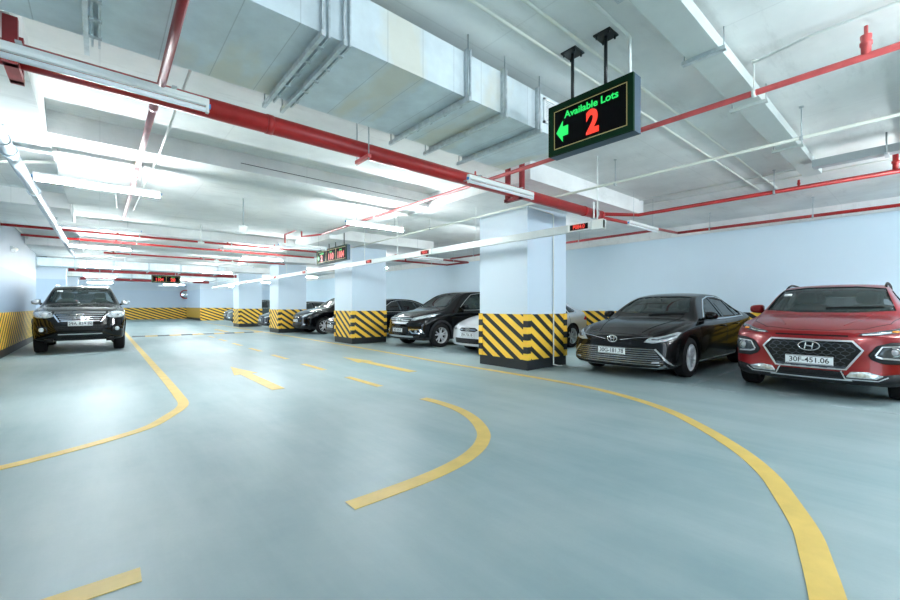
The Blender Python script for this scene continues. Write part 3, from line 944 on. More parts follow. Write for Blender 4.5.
class Skin:
    """projects outlines on to a body surface"""
    def __init__(s, bm, L, W):
        s.t = BVHTree.FromBMesh(bm)
        s.L, s.W = L, W

    def hit(s, d, a, c, side=1):
        if d == 'F': o, r = Vector((-2, a, c)), Vector((1, 0, 0))
        elif d == 'R': o, r = Vector((s.L + 2, a, c)), Vector((-1, 0, 0))
        elif d == 'S': o, r = Vector((a, 3 * side, c)), Vector((0, -side, 0))
        else: o, r = Vector((a, c, 4)), Vector((0, 0, -1))
        h = s.t.ray_cast(o, r)
        if h[0] is None:
            # nearest surface point in that view
            g = o + r * (2.2 if d in 'FR' else 2.1)
            h = s.t.find_nearest(g)
        return h[0], h[1], r

    def patch(s, name, poly, d, m, parent, off=.006, side=1, g=.05, mirror=False, rnd=0, depth=.012, mats=None):
        sides = (1, -1) if mirror else (side,)
        out = []
        for sd in sides:
            P = poly
            if d in 'FR' and sd < 0: P = [(-a, c) for a, c in poly]
            P = [Vector(p) for p in P]
            if rnd:
                Q = []
                for i, p in enumerate(P):
                    a, c = P[i - 1], P[(i + 1) % len(P)]
                    r1, r2 = min(rnd, (a - p).length * .4), min(rnd, (c - p).length * .4)
                    A, C_ = p + (a - p).normalized() * r1, p + (c - p).normalized() * r2
                    for t in (0, .33, .67, 1): Q.append(A * (1 - t) ** 2 + p * 2 * t * (1 - t) + C_ * t * t)
                P = Q
            # densify the outline
            D = []
            for i, p in enumerate(P):
                q = P[(i + 1) % len(P)]
                k = max(1, int((q - p).length / g))
                D += [p.lerp(q, j / k) for j in range(k)]
            ne = len(D)
            x0, x1 = min(p.x for p in D), max(p.x for p in D)
            y0, y1 = min(p.y for p in D), max(p.y for p in D)
            G = []
            def inside(pt):
                c = False
                for i in range(ne):
                    a, e = D[i], D[i - 1]
                    if (a.y > pt.y) != (e.y > pt.y) and pt.x < (e.x - a.x) * (pt.y - a.y) / (e.y - a.y) + a.x: c = not c
                return c
            xx = x0 + g * .5
            while xx < x1:
                yy = y0 + g * .5
                while yy < y1:
                    pt = Vector((xx, yy))
                    if inside(pt) and min((pt - q).length for q in D) > g * .35: G.append(pt)
                    yy += g
                xx += g
            r = geometry.delaunay_2d_cdt(D + G, [(i, (i + 1) % ne) for i in range(ne)], [list(range(ne))], 1, 1e-5)
            vs, es, fs = r[0], r[1], r[2]
            b = B()
            T = []
            for v in vs:
                h, nn, ray = s.hit(d, v.x, v.y, sd)
                n2 = nn if nn is not None and nn.dot(ray) < 0 else -ray
                T.append(b.verts.new(h + (n2 * .55 - ray * .45) * off))
            F_ = []
            for f in fs:
                try: F_.append(b.faces.new([T[i] for i in f]))
                except ValueError: pass
            for f in F_: f.smooth = True
            # skirt
            be = [e for e in b.edges if len(e.link_faces) == 1]
            ray = DIRS['F'] if d == 'F' else DIRS['R'] if d == 'R' else Vector((0, -sd, 0)) if d == 'S' else DIRS['T']
            ex = bmesh.ops.extrude_edge_only(b, edges=be)
            for v in [v for v in ex['geom'] if isinstance(v, bmesh.types.BMVert)]: v.co += ray * depth
            out.append(fin(name, b, m, parent))
        return out

    def strip(s, name, pts, wd, d, m, parent, off=.004, side=1, mirror=False, seg=.05, closed=False):
        out = []
        for sd in ((1, -1) if mirror else (side,)):
            P = [Vector((-a, c)) if (d in 'FR' and sd < 0) else Vector((a, c)) for a, c in pts]
            if closed: P.append(P[0])
            D = []
            for p, q in zip(P, P[1:]):
                k = max(1, int((q - p).length / seg))
                D += [p.lerp(q, j / k) for j in range(k)]
            D.append(P[-1])
            b = B()
            rows = []
            for i, p in enumerate(D):
                a = D[i - 1] if i else (D[-2] if closed else p)
                c = D[i + 1] if i < len(D) - 1 else (D[1] if closed else p)
                t = (c - a).normalized() if (c - a).length > 1e-6 else Vector((1, 0))
                nrm = Vector((-t.y, t.x)) * wd / 2
                row = []
                for k in (-1, 1):
                    q = p + nrm * k
                    h, nn, ray = s.hit(d, q.x, q.y, sd)
                    row += [h + ray * .004, h - ray * off]
                rows.append([b.verts.new(v) for v in row])
            for A, E in zip(rows, rows[1:]):
                b.faces.new((A[1], A[3], E[3], E[1]))
                b.faces.new((A[0], A[1], E[1], E[0]))
                b.faces.new((A[2], E[2], E[3], A[3]))
            if not closed:
                for A in (rows[0], rows[-1]): b.faces.new((A[0], A[1], A[3], A[2]))
            out.append(fin(name, b, m, parent))
        return out


def prism(poly, d, a0, a1, mi=0):
    b = B()
    def P(u, v, k):
        if d == 'F': return (k, u, v)
        if d == 'S': return (u, k, v)
        return (u, v, k)
    A = [b.verts.new(P(u, v, a0)) for u, v in poly]
    E = [b.verts.new(P(u, v, a1)) for u, v in poly]
    b.faces.new(A); b.faces.new(E)
    n = len(poly)
    for i in range(n): b.faces.new((A[i], A[(i + 1) % n], E[(i + 1) % n], E[i]))
    bmesh.ops.recalc_face_normals(b, faces=b.faces)
    for f in b.faces: f.material_index = mi
    return b


def cut(o, cutters):
    """boolean difference, applied; cutters removed again"""
    tmp = []
    for i, (cb, m) in enumerate(cutters):
        me = bpy.data.meshes.new('cutter')
        cb.to_mesh(me); cb.free()
        me.materials.append(m)
        c = bpy.data.objects.new('cutter', me); c.parent = o.parent
        C.objects.link(c)
        md = o.modifiers.new('b%d' % i, 'BOOLEAN')
        md.operation = 'DIFFERENCE'; md.object = c; md.solver = 'EXACT'
        try: md.material_mode = 'TRANSFER'
        except Exception: pass
        tmp.append(c)
    bpy.context.view_layer.update()
    me = bpy.data.meshes.new_from_object(o.evaluated_get(bpy.context.evaluated_depsgraph_get()), preserve_all_data_layers=False)
    o.modifiers.clear()
    old = o.data
    o.data = me
    bpy.data.meshes.remove(old)
    for c in tmp:
        m_ = c.data
        bpy.data.objects.remove(c)
        bpy.data.meshes.remove(m_)
    # sharp edges where cuts meet the skin
    bm = bmesh.new(); bm.from_mesh(me)
    for f in bm.faces: f.smooth = True
    for e in bm.edges:
        if len(e.link_faces) == 2 and (e.calc_face_angle(0) > math.radians(38) or e.link_faces[0].material_index != e.link_faces[1].material_index): e.smooth = False
    bm.to_mesh(me); bm.free()


WHEELS = {}


def wheel(parent, x, y, r, side, spokes=5, wd=.21, steer=0, style='alloy', rimr=None):
    key = (r, spokes, wd, style)
    if key not in WHEELS:
        rr = rimr or r * .68
        b = B(); h = wd / 2
        lathe(b, [(rr * .97, -h * .75), (rr, -h * .96), (rr * 1.1, -h), (r * .93, -h * .93), (r * .985, -h * .75), (r, -h * .4), (r, h * .4), (r * .985, h * .75), (r * .93, h * .93), (rr * 1.1, h), (rr, h * .96), (rr * .97, h * .75), (rr * .97, -h * .75)], (0, 0, 0), 'Y', 40, cap=False)
        for a in (-.45, 0, .45):   # tread grooves
            lathe(b, [(r * 1.0005, h * a - .006), (r * 1.0015, h * a), (r * 1.0005, h * a + .006)], (0, 0, 0), 'Y', 40, cap=False)
        ty = bpy.data.meshes.new('tyre'); bmesh.ops.recalc_face_normals(b, faces=b.faces); b.to_mesh(ty); b.free(); ty.materials.append(M['tyre'])
        b = B()   # outward = -Y side
        lathe(b, [(rr * .97, h * .7), (rr * .93, h * .2), (rr * .90, -h * .6), (rr * .97, -h * .88), (rr * 1.02, -h * .9), (rr * 1.0, -h * .7)], (0, 0, 0), 'Y', 40, cap=False)
        lathe(b, [(.001, -h * .72), (rr * .10, -h * .74), (rr * .15, -h * .66), (rr * .2, -h * .5), (rr * .2, -h * .2)], (0, 0, 0), 'Y', 20)
        lathe(b, [(.001, h * .1), (rr * .9, h * .1)], (0, 0, 0), 'Y', 24, 1)
        for k in range(spokes):
            for sp in ((-.5, .5) if style == 'twin' else (0,)):
                a0 = 2 * PI * k / spokes + PI / 2
                aw = .16 if style == 'twin' else 2.4 / spokes * .42
                off = sp * 2 * PI / spokes * .42
                V = []
                for (rad, aa, yy, th) in ((rr * .14, aw * 1.3, -h * .68, h * .35), (rr * .55, aw * .8, -h * .74, h * .3), (rr * .95, aw * .75, -h * .82, h * .25)):
                    am = a0 + off * (rad / rr) ** .5 * (1 if style == 'twin' else 0)
                    wdt = rr * aa * (.55 if style != 'twin' else .6)
                    cx, cz = math.cos(am) * rad, math.sin(am) * rad
                    tx, tz = -math.sin(am), math.cos(am)
                    V.append([b.verts.new((cx + tx * s_ * wdt, yy + t_, cz + tz * s_ * wdt)) for s_, t_ in ((-1, .012), (-.55, 0), (.55, 0), (1, .012), (1, th), (-1, th))])
                for A, E in zip(V, V[1:]):
                    for i in range(6): b.faces.new((A[i], A[(i + 1) % 6], E[(i + 1) % 6], E[i]))
        rm = bpy.data.meshes.new('rim'); bmesh.ops.recalc_face_normals(b, faces=b.faces); b.to_mesh(rm); b.free()
        rm.materials.append(M['rim']); rm.materials.append(M['trim'])
        WHEELS[key] = (ty, rm)
    ty, rm = WHEELS[key]
    o = link('wheel', ty, parent)
    o.location = (x, y, r)
    o.rotation_euler = (0, 0, steer + (PI if side > 0 else 0))
    link('rim', rm, o)
    return o


def mirror_part(sk, parent, x, z, m, side, w_=.20, h_=.145, chrome=False):
    h, nn, r = sk.hit('S', x, z - .03, side)
    b = B()
    n = 16
    c = Vector((h.x + .02, h.y + side * .125, z + .03))
    rings = []
    for k, (dx, s_) in enumerate(((-.085, .45), (-.07, .78), (-.03, .97), (.03, 1.0), (.06, .95), (.066, .82))):
        ring = []
        for i in range(n):
            a = 2 * PI * i / n
            ca, sa = math.cos(a), math.sin(a)
            e = .62
            yy = abs(ca) ** e * (1 if ca > 0 else -1) * w_ / 2 * s_
            zz = abs(sa) ** e * (1 if sa > 0 else -1) * h_ / 2 * s_ * (1 - .15 * ca * side)
            ring.append(b.verts.new(c + Vector((dx + abs(yy) * .1, yy, zz))))
        rings.append(ring)
    for A, E in zip(rings, rings[1:]):
        for i in range(n):
            f = b.faces.new((A[i], A[(i + 1) % n], E[(i + 1) % n], E[i])); f.smooth = True
    b.faces.new(rings[0]); b.faces.new(rings[-1][::-1])
    o = fin('wing_mirror', b, m, parent)
    b = B()
    tube(b, (h.x + .01, h.y - side * .03, z - .04), (c.x, c.y - side * .05, c.z - .04), .026, 10, r2=.03)
    fin('mirror_arm', b, M['trim'], o)
    return o


def seat_part(parent, x, y, z, m):
    def rbox(cx, cy, cz, sx, sy, sz, name, par, tilt=0, e=.5):
        b = B()
        bmesh.ops.create_cube(b, size=1)
        bmesh.ops.subdivide_edges(b, edges=b.edges, cuts=4, use_grid_fill=True)
        for v in b.verts:
            p = v.co * 2
            k = (abs(p.x) ** 4 + abs(p.y) ** 4 + abs(p.z) ** 4) ** .25
            v.co = Vector((p.x / k * sx / 2, p.y / k * sy / 2, p.z / k * sz / 2))
        bmesh.ops.rotate(b, verts=b.verts, matrix=Matrix.Rotation(tilt, 3, 'Y'))
        bmesh.ops.translate(b, verts=b.verts, vec=(cx, cy, cz))
        return fin(name, b, m, par, True)
    o = rbox(x, y, z, .5, .5, .16, 'seat', parent)
    rbox(x + .3, y, z + .33, .15, .48, .62, 'backrest', o, math.radians(14))
    rbox(x + .40, y, z + .73, .1, .27, .2, 'headrest', o, math.radians(10))


def plate_part(sk, parent, z, txt, w_=.47, h_=.11, y=0, off=.02, tilt=0, txt2=None):
    h, nn, r = sk.hit('F', y, z)
    b = B(); box(b, -.006, .006, -w_ / 2, w_ / 2, -h_ / 2, h_ / 2)
    o = fin('number_plate', b, M['plate'], parent)
    o.location = (h.x - off, y, z)
    b = B()
    e = .006
    for a in ((-w_ / 2 + .004, w_ / 2 - .004, h_ / 2 - e - .004, h_ / 2 - .004), (-w_ / 2 + .004, w_ / 2 - .004, -h_ / 2 + .004, -h_ / 2 + e + .004)): box(b, -.0072, -.0062, *a)
    fin('plate_border', b, M['plate_txt'], o)
    text('plate_number', txt, h_ * .82, M['plate_txt'], o, (-.0066, 0, -.002), (PI / 2, 0, -PI / 2), .0012, .0012, sx=.98)
    b = B(); box(b, .004, off + .03, -w_ / 2 * .8, w_ / 2 * .8, -h_ / 2 * .7, h_ / 2 * .7)
    fin('plate_holder', b, M['trim'], o)
    return o


def ring_part(b, cx, cy, cz, ry, rz, t, n=28, m=6, x=0, lean=0):
    R = []
    for i in range(n):
        a = 2 * PI * i / n
        ring = []
        nrm = Vector((0, math.cos(a), math.sin(a)))
        for k in range(m):
            q = 2 * PI * k / m
            p = Vector((x + math.sin(q) * t, cy + math.cos(a) * ry, cz + math.sin(a) * rz)) + nrm * math.cos(q) * t
            p.x += (p.z - cz) * lean
            ring.append(b.verts.new(p + Vector((cx, 0, 0))))
        R.append(ring)
    for i in range(n):
        A, E = R[i], R[(i + 1) % n]
        for k in range(m):
            f = b.faces.new((A[k], A[(k + 1) % m], E[(k + 1) % m], E[k])); f.smooth = True


def emblem_part(sk, parent, kind, z, s, off=.012):
    h, nn, r = sk.hit('F', 0, z)
    x = h.x - off
    b = B()
    if kind == 'ovals':
        ring_part(b, x, 0, z, s, s * .68, s * .085, x=0)
        ring_part(b, x, 0, z, s * .36, s * .62, s * .07)
        ring_part(b, x, 0, z + s * .28, s * .68, s * .26, s * .07)
    elif kind == 'slanted_h':
        ring_part(b, x, 0, z, s, s * .56, s * .075)
        # slanted letter with a curved bar, leaning right as seen from the front
        for sy in (-1, 1):
            P = [(-.04 + sy * .34 + .10, -.40), (sy * .34, 0), (.04 + sy * .34 - .10, .40)]
            polytube(b, [(x, p[0] * s, z + p[1] * s) for p in P], s * .085, 8)
        polytube(b, [(x, -.34 * s, z - .07 * s), (x, 0, z), (x, .34 * s, z + .07 * s)], s * .07, 8)
    else:
        pts = [(-.75, .6), (.75, .6), (.62, -.6), (-.62, -.6), (-.75, .6)]
        polytube(b, [(x, p[0] * s, z + p[1] * s) for p in pts], s * .07, 8)
        for sy in (-1, 1): polytube(b, [(x, sy * .5 * s, z + .5 * s), (x, sy * .36 * s, z), (x, sy * .42 * s, z - .5 * s)], s * .1, 8)
        polytube(b, [(x, -.38 * s, z), (x, .38 * s, z)], s * .09, 8)
    bb = B()
    o = fin('emblem', b, M['chrome'], parent)
    return o


def build_car(name, label, spec, paint, loc, rz, group='parked cars'):
    t = thing(name, label, 'car', loc, rz, group)
    K0 = spec['st']
    K = {k: [row[i] for row in K0] for i, k in enumerate(('x', 'z0', 'zs', 'zt', 'ws', 'wr', 'cr'))}
    L, Wd = K['x'][-1], max(K['ws'])
    hero = spec.get('hero', False)
    xs = [0, .03, .07, .12, .18, .25, .33, .42]
    st_ = .075 if hero else .11
    while xs[-1] < L - .3: xs.append(xs[-1] + st_)
    xs += [x for x in (L - .2, L - .12, L - .06, L - .02, L) if x > xs[-1] + .02]
    bow, fr, rear = spec.get('bow', .2), spec.get('front', [(0, 0), (2, 0)]), spec.get('rear', [(0, .08), (.35, 0), (.6, .0), (1.3, .1)])
    fz, fx = [p[0] for p in fr], [p[1] for p in fr]
    rz_, rx_ = [p[0] for p in rear], [p[1] for p in rear]
    def warp(p):
        q = p.copy()
        k = max(0, 1 - p.x / .95) ** 2
        q.x += k * (bow * (abs(p.y) / Wd) ** 2.6 + pch(fz, fx, p.z))
        k = max(0, 1 - (L - p.x) / .8) ** 2
        q.x -= k * (.16 * (abs(p.y) / Wd) ** 2.6 + pch(rz_, rx_, p.z))
        return q
    bm = shell(K, xs, warp)
    sk = Skin(bm, L, Wd)
    for f in bm.faces: f.smooth = True
    if 'low' in spec:
        for f in bm.faces:
            if f.calc_center_median().z < spec['low']: f.material_index = 1
    body = fin('body', bm, [paint, M['clad']], t, True)
    xf, xr, R = spec['wh']
    cuts = []
    for xw in (xf, xr):
        for sd in (-1, 1):
            b = B()
            ya, yb = sorted((sd * (Wd - .30), sd * (Wd + .12)))
            ra = R * spec.get('arch', 1.13)
            lathe(b, [(.001, ya), (ra, ya), (ra, yb), (.001, yb)], (xw, 0, R + .005), 'Y', 40)
            bmesh.ops.remove_doubles(b, verts=b.verts, dist=.002)
            bmesh.ops.recalc_face_normals(b, faces=b.faces)
            cuts.append((b, M['trim']))
    wins, ws_ = spec['wins'], spec['shield']
    if hero:
        xa, xb = spec['cab']
        n_ = int((xb - xa) / .09)
        inner = shell(K, [xa + (xb - xa) * i / n_ for i in range(n_ + 1)], None, .045, .42)
        cuts.append((inner, M['cabin']))
        for w_ in wins: cuts.append((prism(w_, 'S', -1.3, 1.3), M['trim']))
        xm = spec['xmid']
        cuts.append((prism(ws_, 'F', spec['xcowl'], xm), M['trim']))
        if spec.get('back'): cuts.append((prism(spec['back'], 'F', spec['xback'], L + .5), M['trim']))
    cut(body, cuts)
    gm = M['glass'] if hero else M['dglass']
    go = -.008 if hero else .006
    sk.patch('windscreen', ws_, 'F', gm, t, go, g=.09, rnd=.05)
    for w_ in wins: sk.patch('side_window', w_, 'S', gm, t, go, mirror=True, g=.09, rnd=.03)
    if spec.get('back'): sk.patch('rear_window', spec['back'], 'R', gm, t, go, g=.12)
    if spec.get('winline'):
        sk.strip('window_trim', spec['winline'], .016, 'S', spec.get('wtm', M['chrome']), t, .01, mirror=True, closed=spec.get('wclosed', True))
    for q in spec.get('gaps', []): sk.strip('door_gap', q, .008, 'S', M['trim'], t, .0025, mirror=True)
    for (x, z) in spec.get('handles', []):
        for sd in (-1, 1):
            h, nn, r = sk.hit('S', x, z, sd)
            b = B()
            polytube(b, [(x - .1, h.y + sd * .0, z), (x - .08, h.y + sd * .035, z), (x + .08, h.y + sd * .035, z), (x + .1, h.y, z)], .012, 8)
            fin('door_handle', b, spec.get('hm', paint), t)
    for sd in (-1, 1):
        wheel(t, xf, sd * (Wd - spec.get('tyw', .21) / 2 - .012), R, sd, spec.get('spokes', 5), spec.get('tyw', .21), spec.get('steer', 0), spec.get('ws', 'alloy'))
        wheel(t, xr, sd * (Wd - spec.get('tyw', .21) / 2 - .012), R, sd, spec.get('spokes', 5), spec.get('tyw', .21), 0, spec.get('ws', 'alloy'))
        if 'mir' in spec: mirror_part(sk, t, spec['mir'][0], spec['mir'][1], spec.get('mm', paint), sd)
    if hero:
        for sx in spec['seats']:
            for sy in (-.37, .37): seat_part(t, sx, sy, spec.get('seatz', .52), spec.get('sm', M['seat']))
        b = B()
        R0 = []
        cx, cz = spec['seats'][0] - .38, spec.get('seatz', .52) + .35
        ring_part(b, cx, -.37 if True else 0, cz, .18, .18, .016, lean=.4)
        fin('steering_wheel', b, M['trim'], t)
        b = B(); box(b, spec['cab'][0] + .02, spec['cab'][0] + .38, -Wd * .82, Wd * .82, .5, spec['dashz'] - .08)
        fin('dashboard', b, M['cabin'], t)
        b = B(); box(b, spec['xmir'], spec['xmir'] + .03, -.12, .12, spec['zmir'] - .035, spec['zmir'] + .035)
        tube(b, (spec['xmir'], 0, spec['zmir']), (spec['xmir'] - .02, 0, spec['zmir'] + .09), .012, 8)
        fin('rear_view_mirror', b, M['trim'], t)
    if spec.get('rails'):
        xa, xb, yy = spec['rails']
        for sd in (-1, 1):
            pts = []
            for k in range(9):
                u = k / 8
                x = xa + (xb - xa) * u
                h, nn, r = sk.hit('T', x, sd * yy)
                lift = .045 * min(1, 5 * u, 5 * (1 - u)) + (0 if 0 < k < 8 else -.01)
                pts.append((x, sd * yy, h.z + lift))
            b = B(); polytube(b, pts, .017, 8)
            fin('roof_rail', b, spec.get('rm', M['trim']), t)
    for fn in spec.get('extra', []): fn(sk, t, body)
    return t


def rect(y0, y1, z0, z1): return [(y0, z0), (y1, z0), (y1, z1), (y0, z1)]


def slats(sk, t, z0, z1, n, wfun, wd, m, off=.014, y0=0):
    """horizontal grille bars; wfun(z) half width"""
    for i in range(n):
        z = z0 + (z1 - z0) * (i + .5) / n
        w_ = wfun(z)
        sk.strip('grille_slat', [(-w_, z), (w_, z)], wd, 'F', m, t, off, seg=.08)


# ---------- black saloon
def front_saloon(sk, t, body):
    g = sk.patch('lower_grille', [(-.64, .50), (-.44, .525), (.44, .525), (.64, .50), (.78, .40), (.86, .26), (.55, .225), (-.55, .225), (-.86, .26), (-.78, .40)], 'F', M['trim'], t, .004, g=.07)[0]
    slats(sk, g, .245, .52, 8, lambda z: .64 + (.52 - z) * .6,   .012, M['slat'], .016)
    for s_ in (1, -1):
        sk.strip('grille_edge', [(.66 * 1, .51), (.76, .40), (.86, .245), (.72, .225)], .02, 'F', M['satin'], g, .018, side=s_)
    sk.patch('upper_grille', [(0, .565), (.12, .60), (.42, .655), (.60, .675), (.60, .70), (.30, .725), (.12, .715), (0, .70), (-.12, .715), (-.30, .725), (-.60, .70), (-.60, .675), (-.42, .655), (-.12, .60)], 'F', M['trim'], t, .004)
    sk.strip('grille_wing', [(.13, .64), (.40, .685), (.60, .70)], .008, 'F', M['slat'], t, .012, mirror=True)
    hl = sk.patch('headlamp', [(.50, .615), (.62, .60), (.78, .635), (.87, .69), (.88, .765), (.84, .775), (.72, .715), (.56, .68)], 'F', M['lampglass'], t, .007, mirror=True, g=.03)
    for o, s_ in zip(hl, (1, -1)):
        sk.strip('lamp_strip', [(.56, .63), (.70, .63), (.84, .675)], .014, 'F', M['lens'], o, .014, side=s_)
        sk.patch('lamp_insert', [(.66, .655), (.75, .665), (.84, .70), (.86, .735), (.74, .70)], 'F', M['lampdark'], o, .010, side=s_, g=.04)
    sk.patch('fog_lamp', [(.62, .285), (.72, .29), (.72, .315), (.63, .31)], 'F', M['lens'], t, .02, mirror=True, g=.04)
    sk.strip('bumper_lip', [(-.80, .215), (-.4, .195), (.4, .195), (.80, .215)], .02, 'F', M['satin'], t, .012)
    plate_part(sk, t, .455, '30G-181.78', y=0, off=.03)
    emblem_part(sk, t, 'ovals', .65, .082, .02)
    sk.strip('bonnet_gap', [(.93, -.80), (.55, -.72), (.28, -.55), (.2, -.3), (.18, 0), (.2, .3), (.28, .55), (.55, .72), (.93, .80)], .008, 'T', M['trim'], t, .002)
    for s_ in (-1, 1):
        sk.strip('bonnet_crease', [(.3, s_ * .38), (.9, s_ * .55), (1.45, s_ * .6)], .012, 'T', spec_p['p'], t, .006)
    sk.strip('sill_trim', [(1.35, .25), (3.35, .25)], .018, 'S', M['satin'], t, .006, mirror=True)
    sk.strip('wiper', [(1.50, -.6), (1.42, 0)], .016, 'T', M['trim'], t, .02)


spec_p = {'p': M['p_blackd']}
SALOON = dict(hero=True, bow=.25, front=[(.15, .03), (.25, .0), (.42, .02), (.55, .035), (.66, .05), (.78, .14), (1.0, .3)],
    st=[(0, .21, .62, .70, .80, .60, .03), (.12, .18, .66, .735, .85, .66, .035), (.4, .17, .745, .825, .90, .74, .05), (.75, .17, .815, .90, .915, .78, .055), (1.1, .17, .865, .955, .92, .80, .055),
        (1.33, .17, .89, .99, .92, .79, .05), (1.48, .17, .905, 1.06, .92, .765, .05), (1.72, .17, .915, 1.205, .92, .70, .05), (2.0, .17, .92, 1.35, .92, .62, .055), (2.3, .17, .93, 1.43, .92, .575, .06), (2.75, .17, .935, 1.468, .92, .56, .06),
        (3.3, .17, .945, 1.458, .92, .56, .06), (3.7, .17, .96, 1.40, .915, .56, .06), (4.1, .18, .975, 1.265, .905, .585, .05), (4.45, .19, .985, 1.13, .89, .68, .04), (4.7, .24, .98, 1.085, .86, .72, .035), (4.885, .36, .93, 1.03, .82, .68, .03)],
    wh=(.97, 3.795, .335), wins=[[(1.80, .985), (2.06, 1.14), (2.4, 1.31), (2.68, 1.362), (2.76, .99)], [(2.84, .99), (2.77, 1.368), (3.1, 1.365), (3.48, 1.32), (3.60, 1.0)], [(3.66, 1.005), (3.56, 1.295), (3.80, 1.22), (4.08, 1.07), (3.98, 1.02)]],
    shield=[(-.66, 1.085), (-.515, 1.365), (-.3, 1.39), (.3, 1.39), (.515, 1.365), (.66, 1.085), (.3, 1.06), (-.3, 1.06)], cab=(1.55, 4.1), xcowl=1.15, xmid=2.55,
    winline=[(1.70, .965), (2.03, 1.16), (2.38, 1.335), (2.7, 1.392), (3.12, 1.392), (3.52, 1.342), (3.84, 1.235), (4.16, 1.07), (4.04, 1.0), (2.8, .965)],
    gaps=[[(1.36, .90), (1.34, .5), (1.40, .24)], [(2.78, .95), (2.77, .5), (2.80, .24)], [(3.58, .96), (3.66, .72), (3.42, .35), (3.38, .24)], [(1.38, .93), (2.1, .94)]],
    handles=[(2.55, .83), (3.36, .85)], spokes=10, tyw=.22, mir=(1.70, 1.0), seats=(2.15, 3.05), dashz=.98, xmir=2.0, zmir=1.25, extra=[front_saloon])


# ---------- red compact SUV
def front_hatch(sk, t, body):
    hexo = [(-.49, .655), (-.40, .765), (.40, .765), (.49, .655), (.345, .415), (-.345, .415)]
    g = sk.patch('grille', hexo, 'F', M['trim'], t, .004, g=.06)[0]
    sk.strip('grille_surround', hexo, .02, 'F', M['satin'], t, .02, closed=True)
    sk.strip('grille_surround', [(-.36, .435), (.36, .435)], .03, 'F', M['lampdark'], t, .02)
    # hexagon mesh
    for r_ in range(7):
        z = .455 + r_ * .045
        wlim = (.345 + (z - .415) * .6) if z < .655 else (.49 - (z - .655) * .8)
        n = 13
        pts = []
        for k in range(2 * n + 1):
            y = -.55 + 1.1 * k / (2 * n)
            if abs(y) > wlim - .03: continue
            pts.append((y, z + (.011 if (k + r_) % 2 else -.011)))
        if len(pts) > 2: sk.strip('grille_mesh', pts, .009, 'F', M['lampdark'], g, .012, seg=.2)
        for k in range(2 * n + 1):
            if (k + r_) % 2 and r_ < 6:
                y = -.55 + 1.1 * k / (2 * n)
                if abs(y) < wlim - .05 and abs(y) > 0: sk.strip('grille_mesh', [(y, z + .011), (y, z + .034)], .009, 'F', M['lampdark'], g, .012, seg=.2)
    sk.strip('nose_slot', [(-.36, .825), (.36, .825)], .018, 'F', M['trim'], t, .003)
    # slim day lamps
    for o, s_ in zip(sk.patch('day_lamp', [(.44, .835), (.60, .835), (.80, .875), (.86, .93), (.80, .925), (.62, .885), (.48, .86)], 'F', M['lampdark'], t, .006, mirror=True, g=.03), (1, -1)):
        sk.strip('lamp_strip', [(.48, .845), (.62, .858), (.78, .895)], .016, 'F', M['lens'], o, .014, side=s_)
        sk.patch('indicator', rect(.72, .78, .868, .89), 'F', M['amber'], o, .013, side=s_, g=.03)
    for o, s_ in zip(sk.patch('lamp_pod', [(.53, .60), (.60, .715), (.72, .76), (.88, .765), (.89, .50), (.66, .50), (.56, .545)], 'F', M['clad'], t, .01, mirror=True, g=.04, rnd=.02), (1, -1)):
        sk.patch('headlamp', [(.60, .60), (.655, .70), (.84, .715), (.855, .60), (.80, .565), (.64, .575)], 'F', M['lampdark'], o, .018, side=s_, g=.04, rnd=.02)
        sk.strip('lamp_frame', [(.595, .60), (.65, .705), (.845, .72)], .014, 'F', M['satin'], o, .026, side=s_)
        sk.strip('lamp_frame', [(.60, .59), (.65, .57), (.81, .56)], .02, 'F', M['lens'], o, .026, side=s_)
        h, nn, r = sk.hit('F', s_ * .745, .645)
        b = B(); lathe(b, [(.001, -.03), (.03, -.026), (.043, -.012), (.046, .03)], (h.x - .006, s_ * .745, .645), 'X', 18); fin('lamp_projector', b, M['lens'], o)
        b = B(); lathe(b, [(.046, -.02), (.056, -.02), (.056, .03), (.046, .03)], (h.x - .006, s_ * .745, .645), 'X', 18, cap=False); fin('projector_ring', b, M['chrome'], o)
    low = sk.patch('lower_bumper', [(-.86, .40), (-.55, .345), (.55, .345), (.86, .40), (.87, .27), (.6, .265), (-.6, .265), (-.87, .27)], 'F', M['clad'], t, .012, g=.07)[0]
    sk.patch('air_intake', [(-.33, .385), (.33, .385), (.30, .325), (-.30, .325)], 'F', M['trim'], t, .02, g=.06)
    for z in (.34, .355, .37): sk.strip('intake_bar', [(-.3, z), (.3, z)], .006, 'F', M['clad'], low, .026)
    for o, s_ in zip(sk.patch('fog_lamp', [(.34, .32), (.38, .39), (.52, .40), (.66, .355), (.60, .315)], 'F', M['lampglass'], t, .02, mirror=True, g=.03, rnd=.015), (1, -1)):
        sk.strip('fog_surround', [(.30, .395), (.34, .30), (.62, .295), (.70, .345)], .011, 'F', M['satin'], o, .03, side=s_)
    sk.strip('skid_strip', [(-.40, .285), (.40, .285)], .014, 'F', M['satin'], t, .022)
    plate_part(sk, t, .505, '30F-451.06', y=0, off=.03, w_=.47, h_=.11)
    emblem_part(sk, t, 'slanted_h', .688, .105, .028)
    sk.strip('bonnet_gap', [(1.15, -.76), (.6, -.70), (.28, -.5), (.15, -.2), (.14, 0), (.15, .2), (.28, .5), (.6, .70), (1.15, .76)], .008, 'T', M['trim'], t, .002)
    for s_ in (-1, 1): sk.strip('bonnet_crease', [(.35, s_ * .30), (.75, s_ * .42), (1.2, s_ * .5)], .012, 'T', M['p_red'], t, .006)
    for xw in (.835, 3.435):
        pts = [(xw + math.cos(a) * .41, .34 + math.sin(a) * .41) for a in [math.radians(-15 + 210 * k / 14) for k in range(15)]]
        sk.strip('arch_trim', pts, .075, 'S', M['clad'], t, .012, mirror=True)
    sk.strip('sill_cladding', [(1.25, .30), (3.0, .30)], .15, 'S', M['clad'], t, .012, mirror=True)
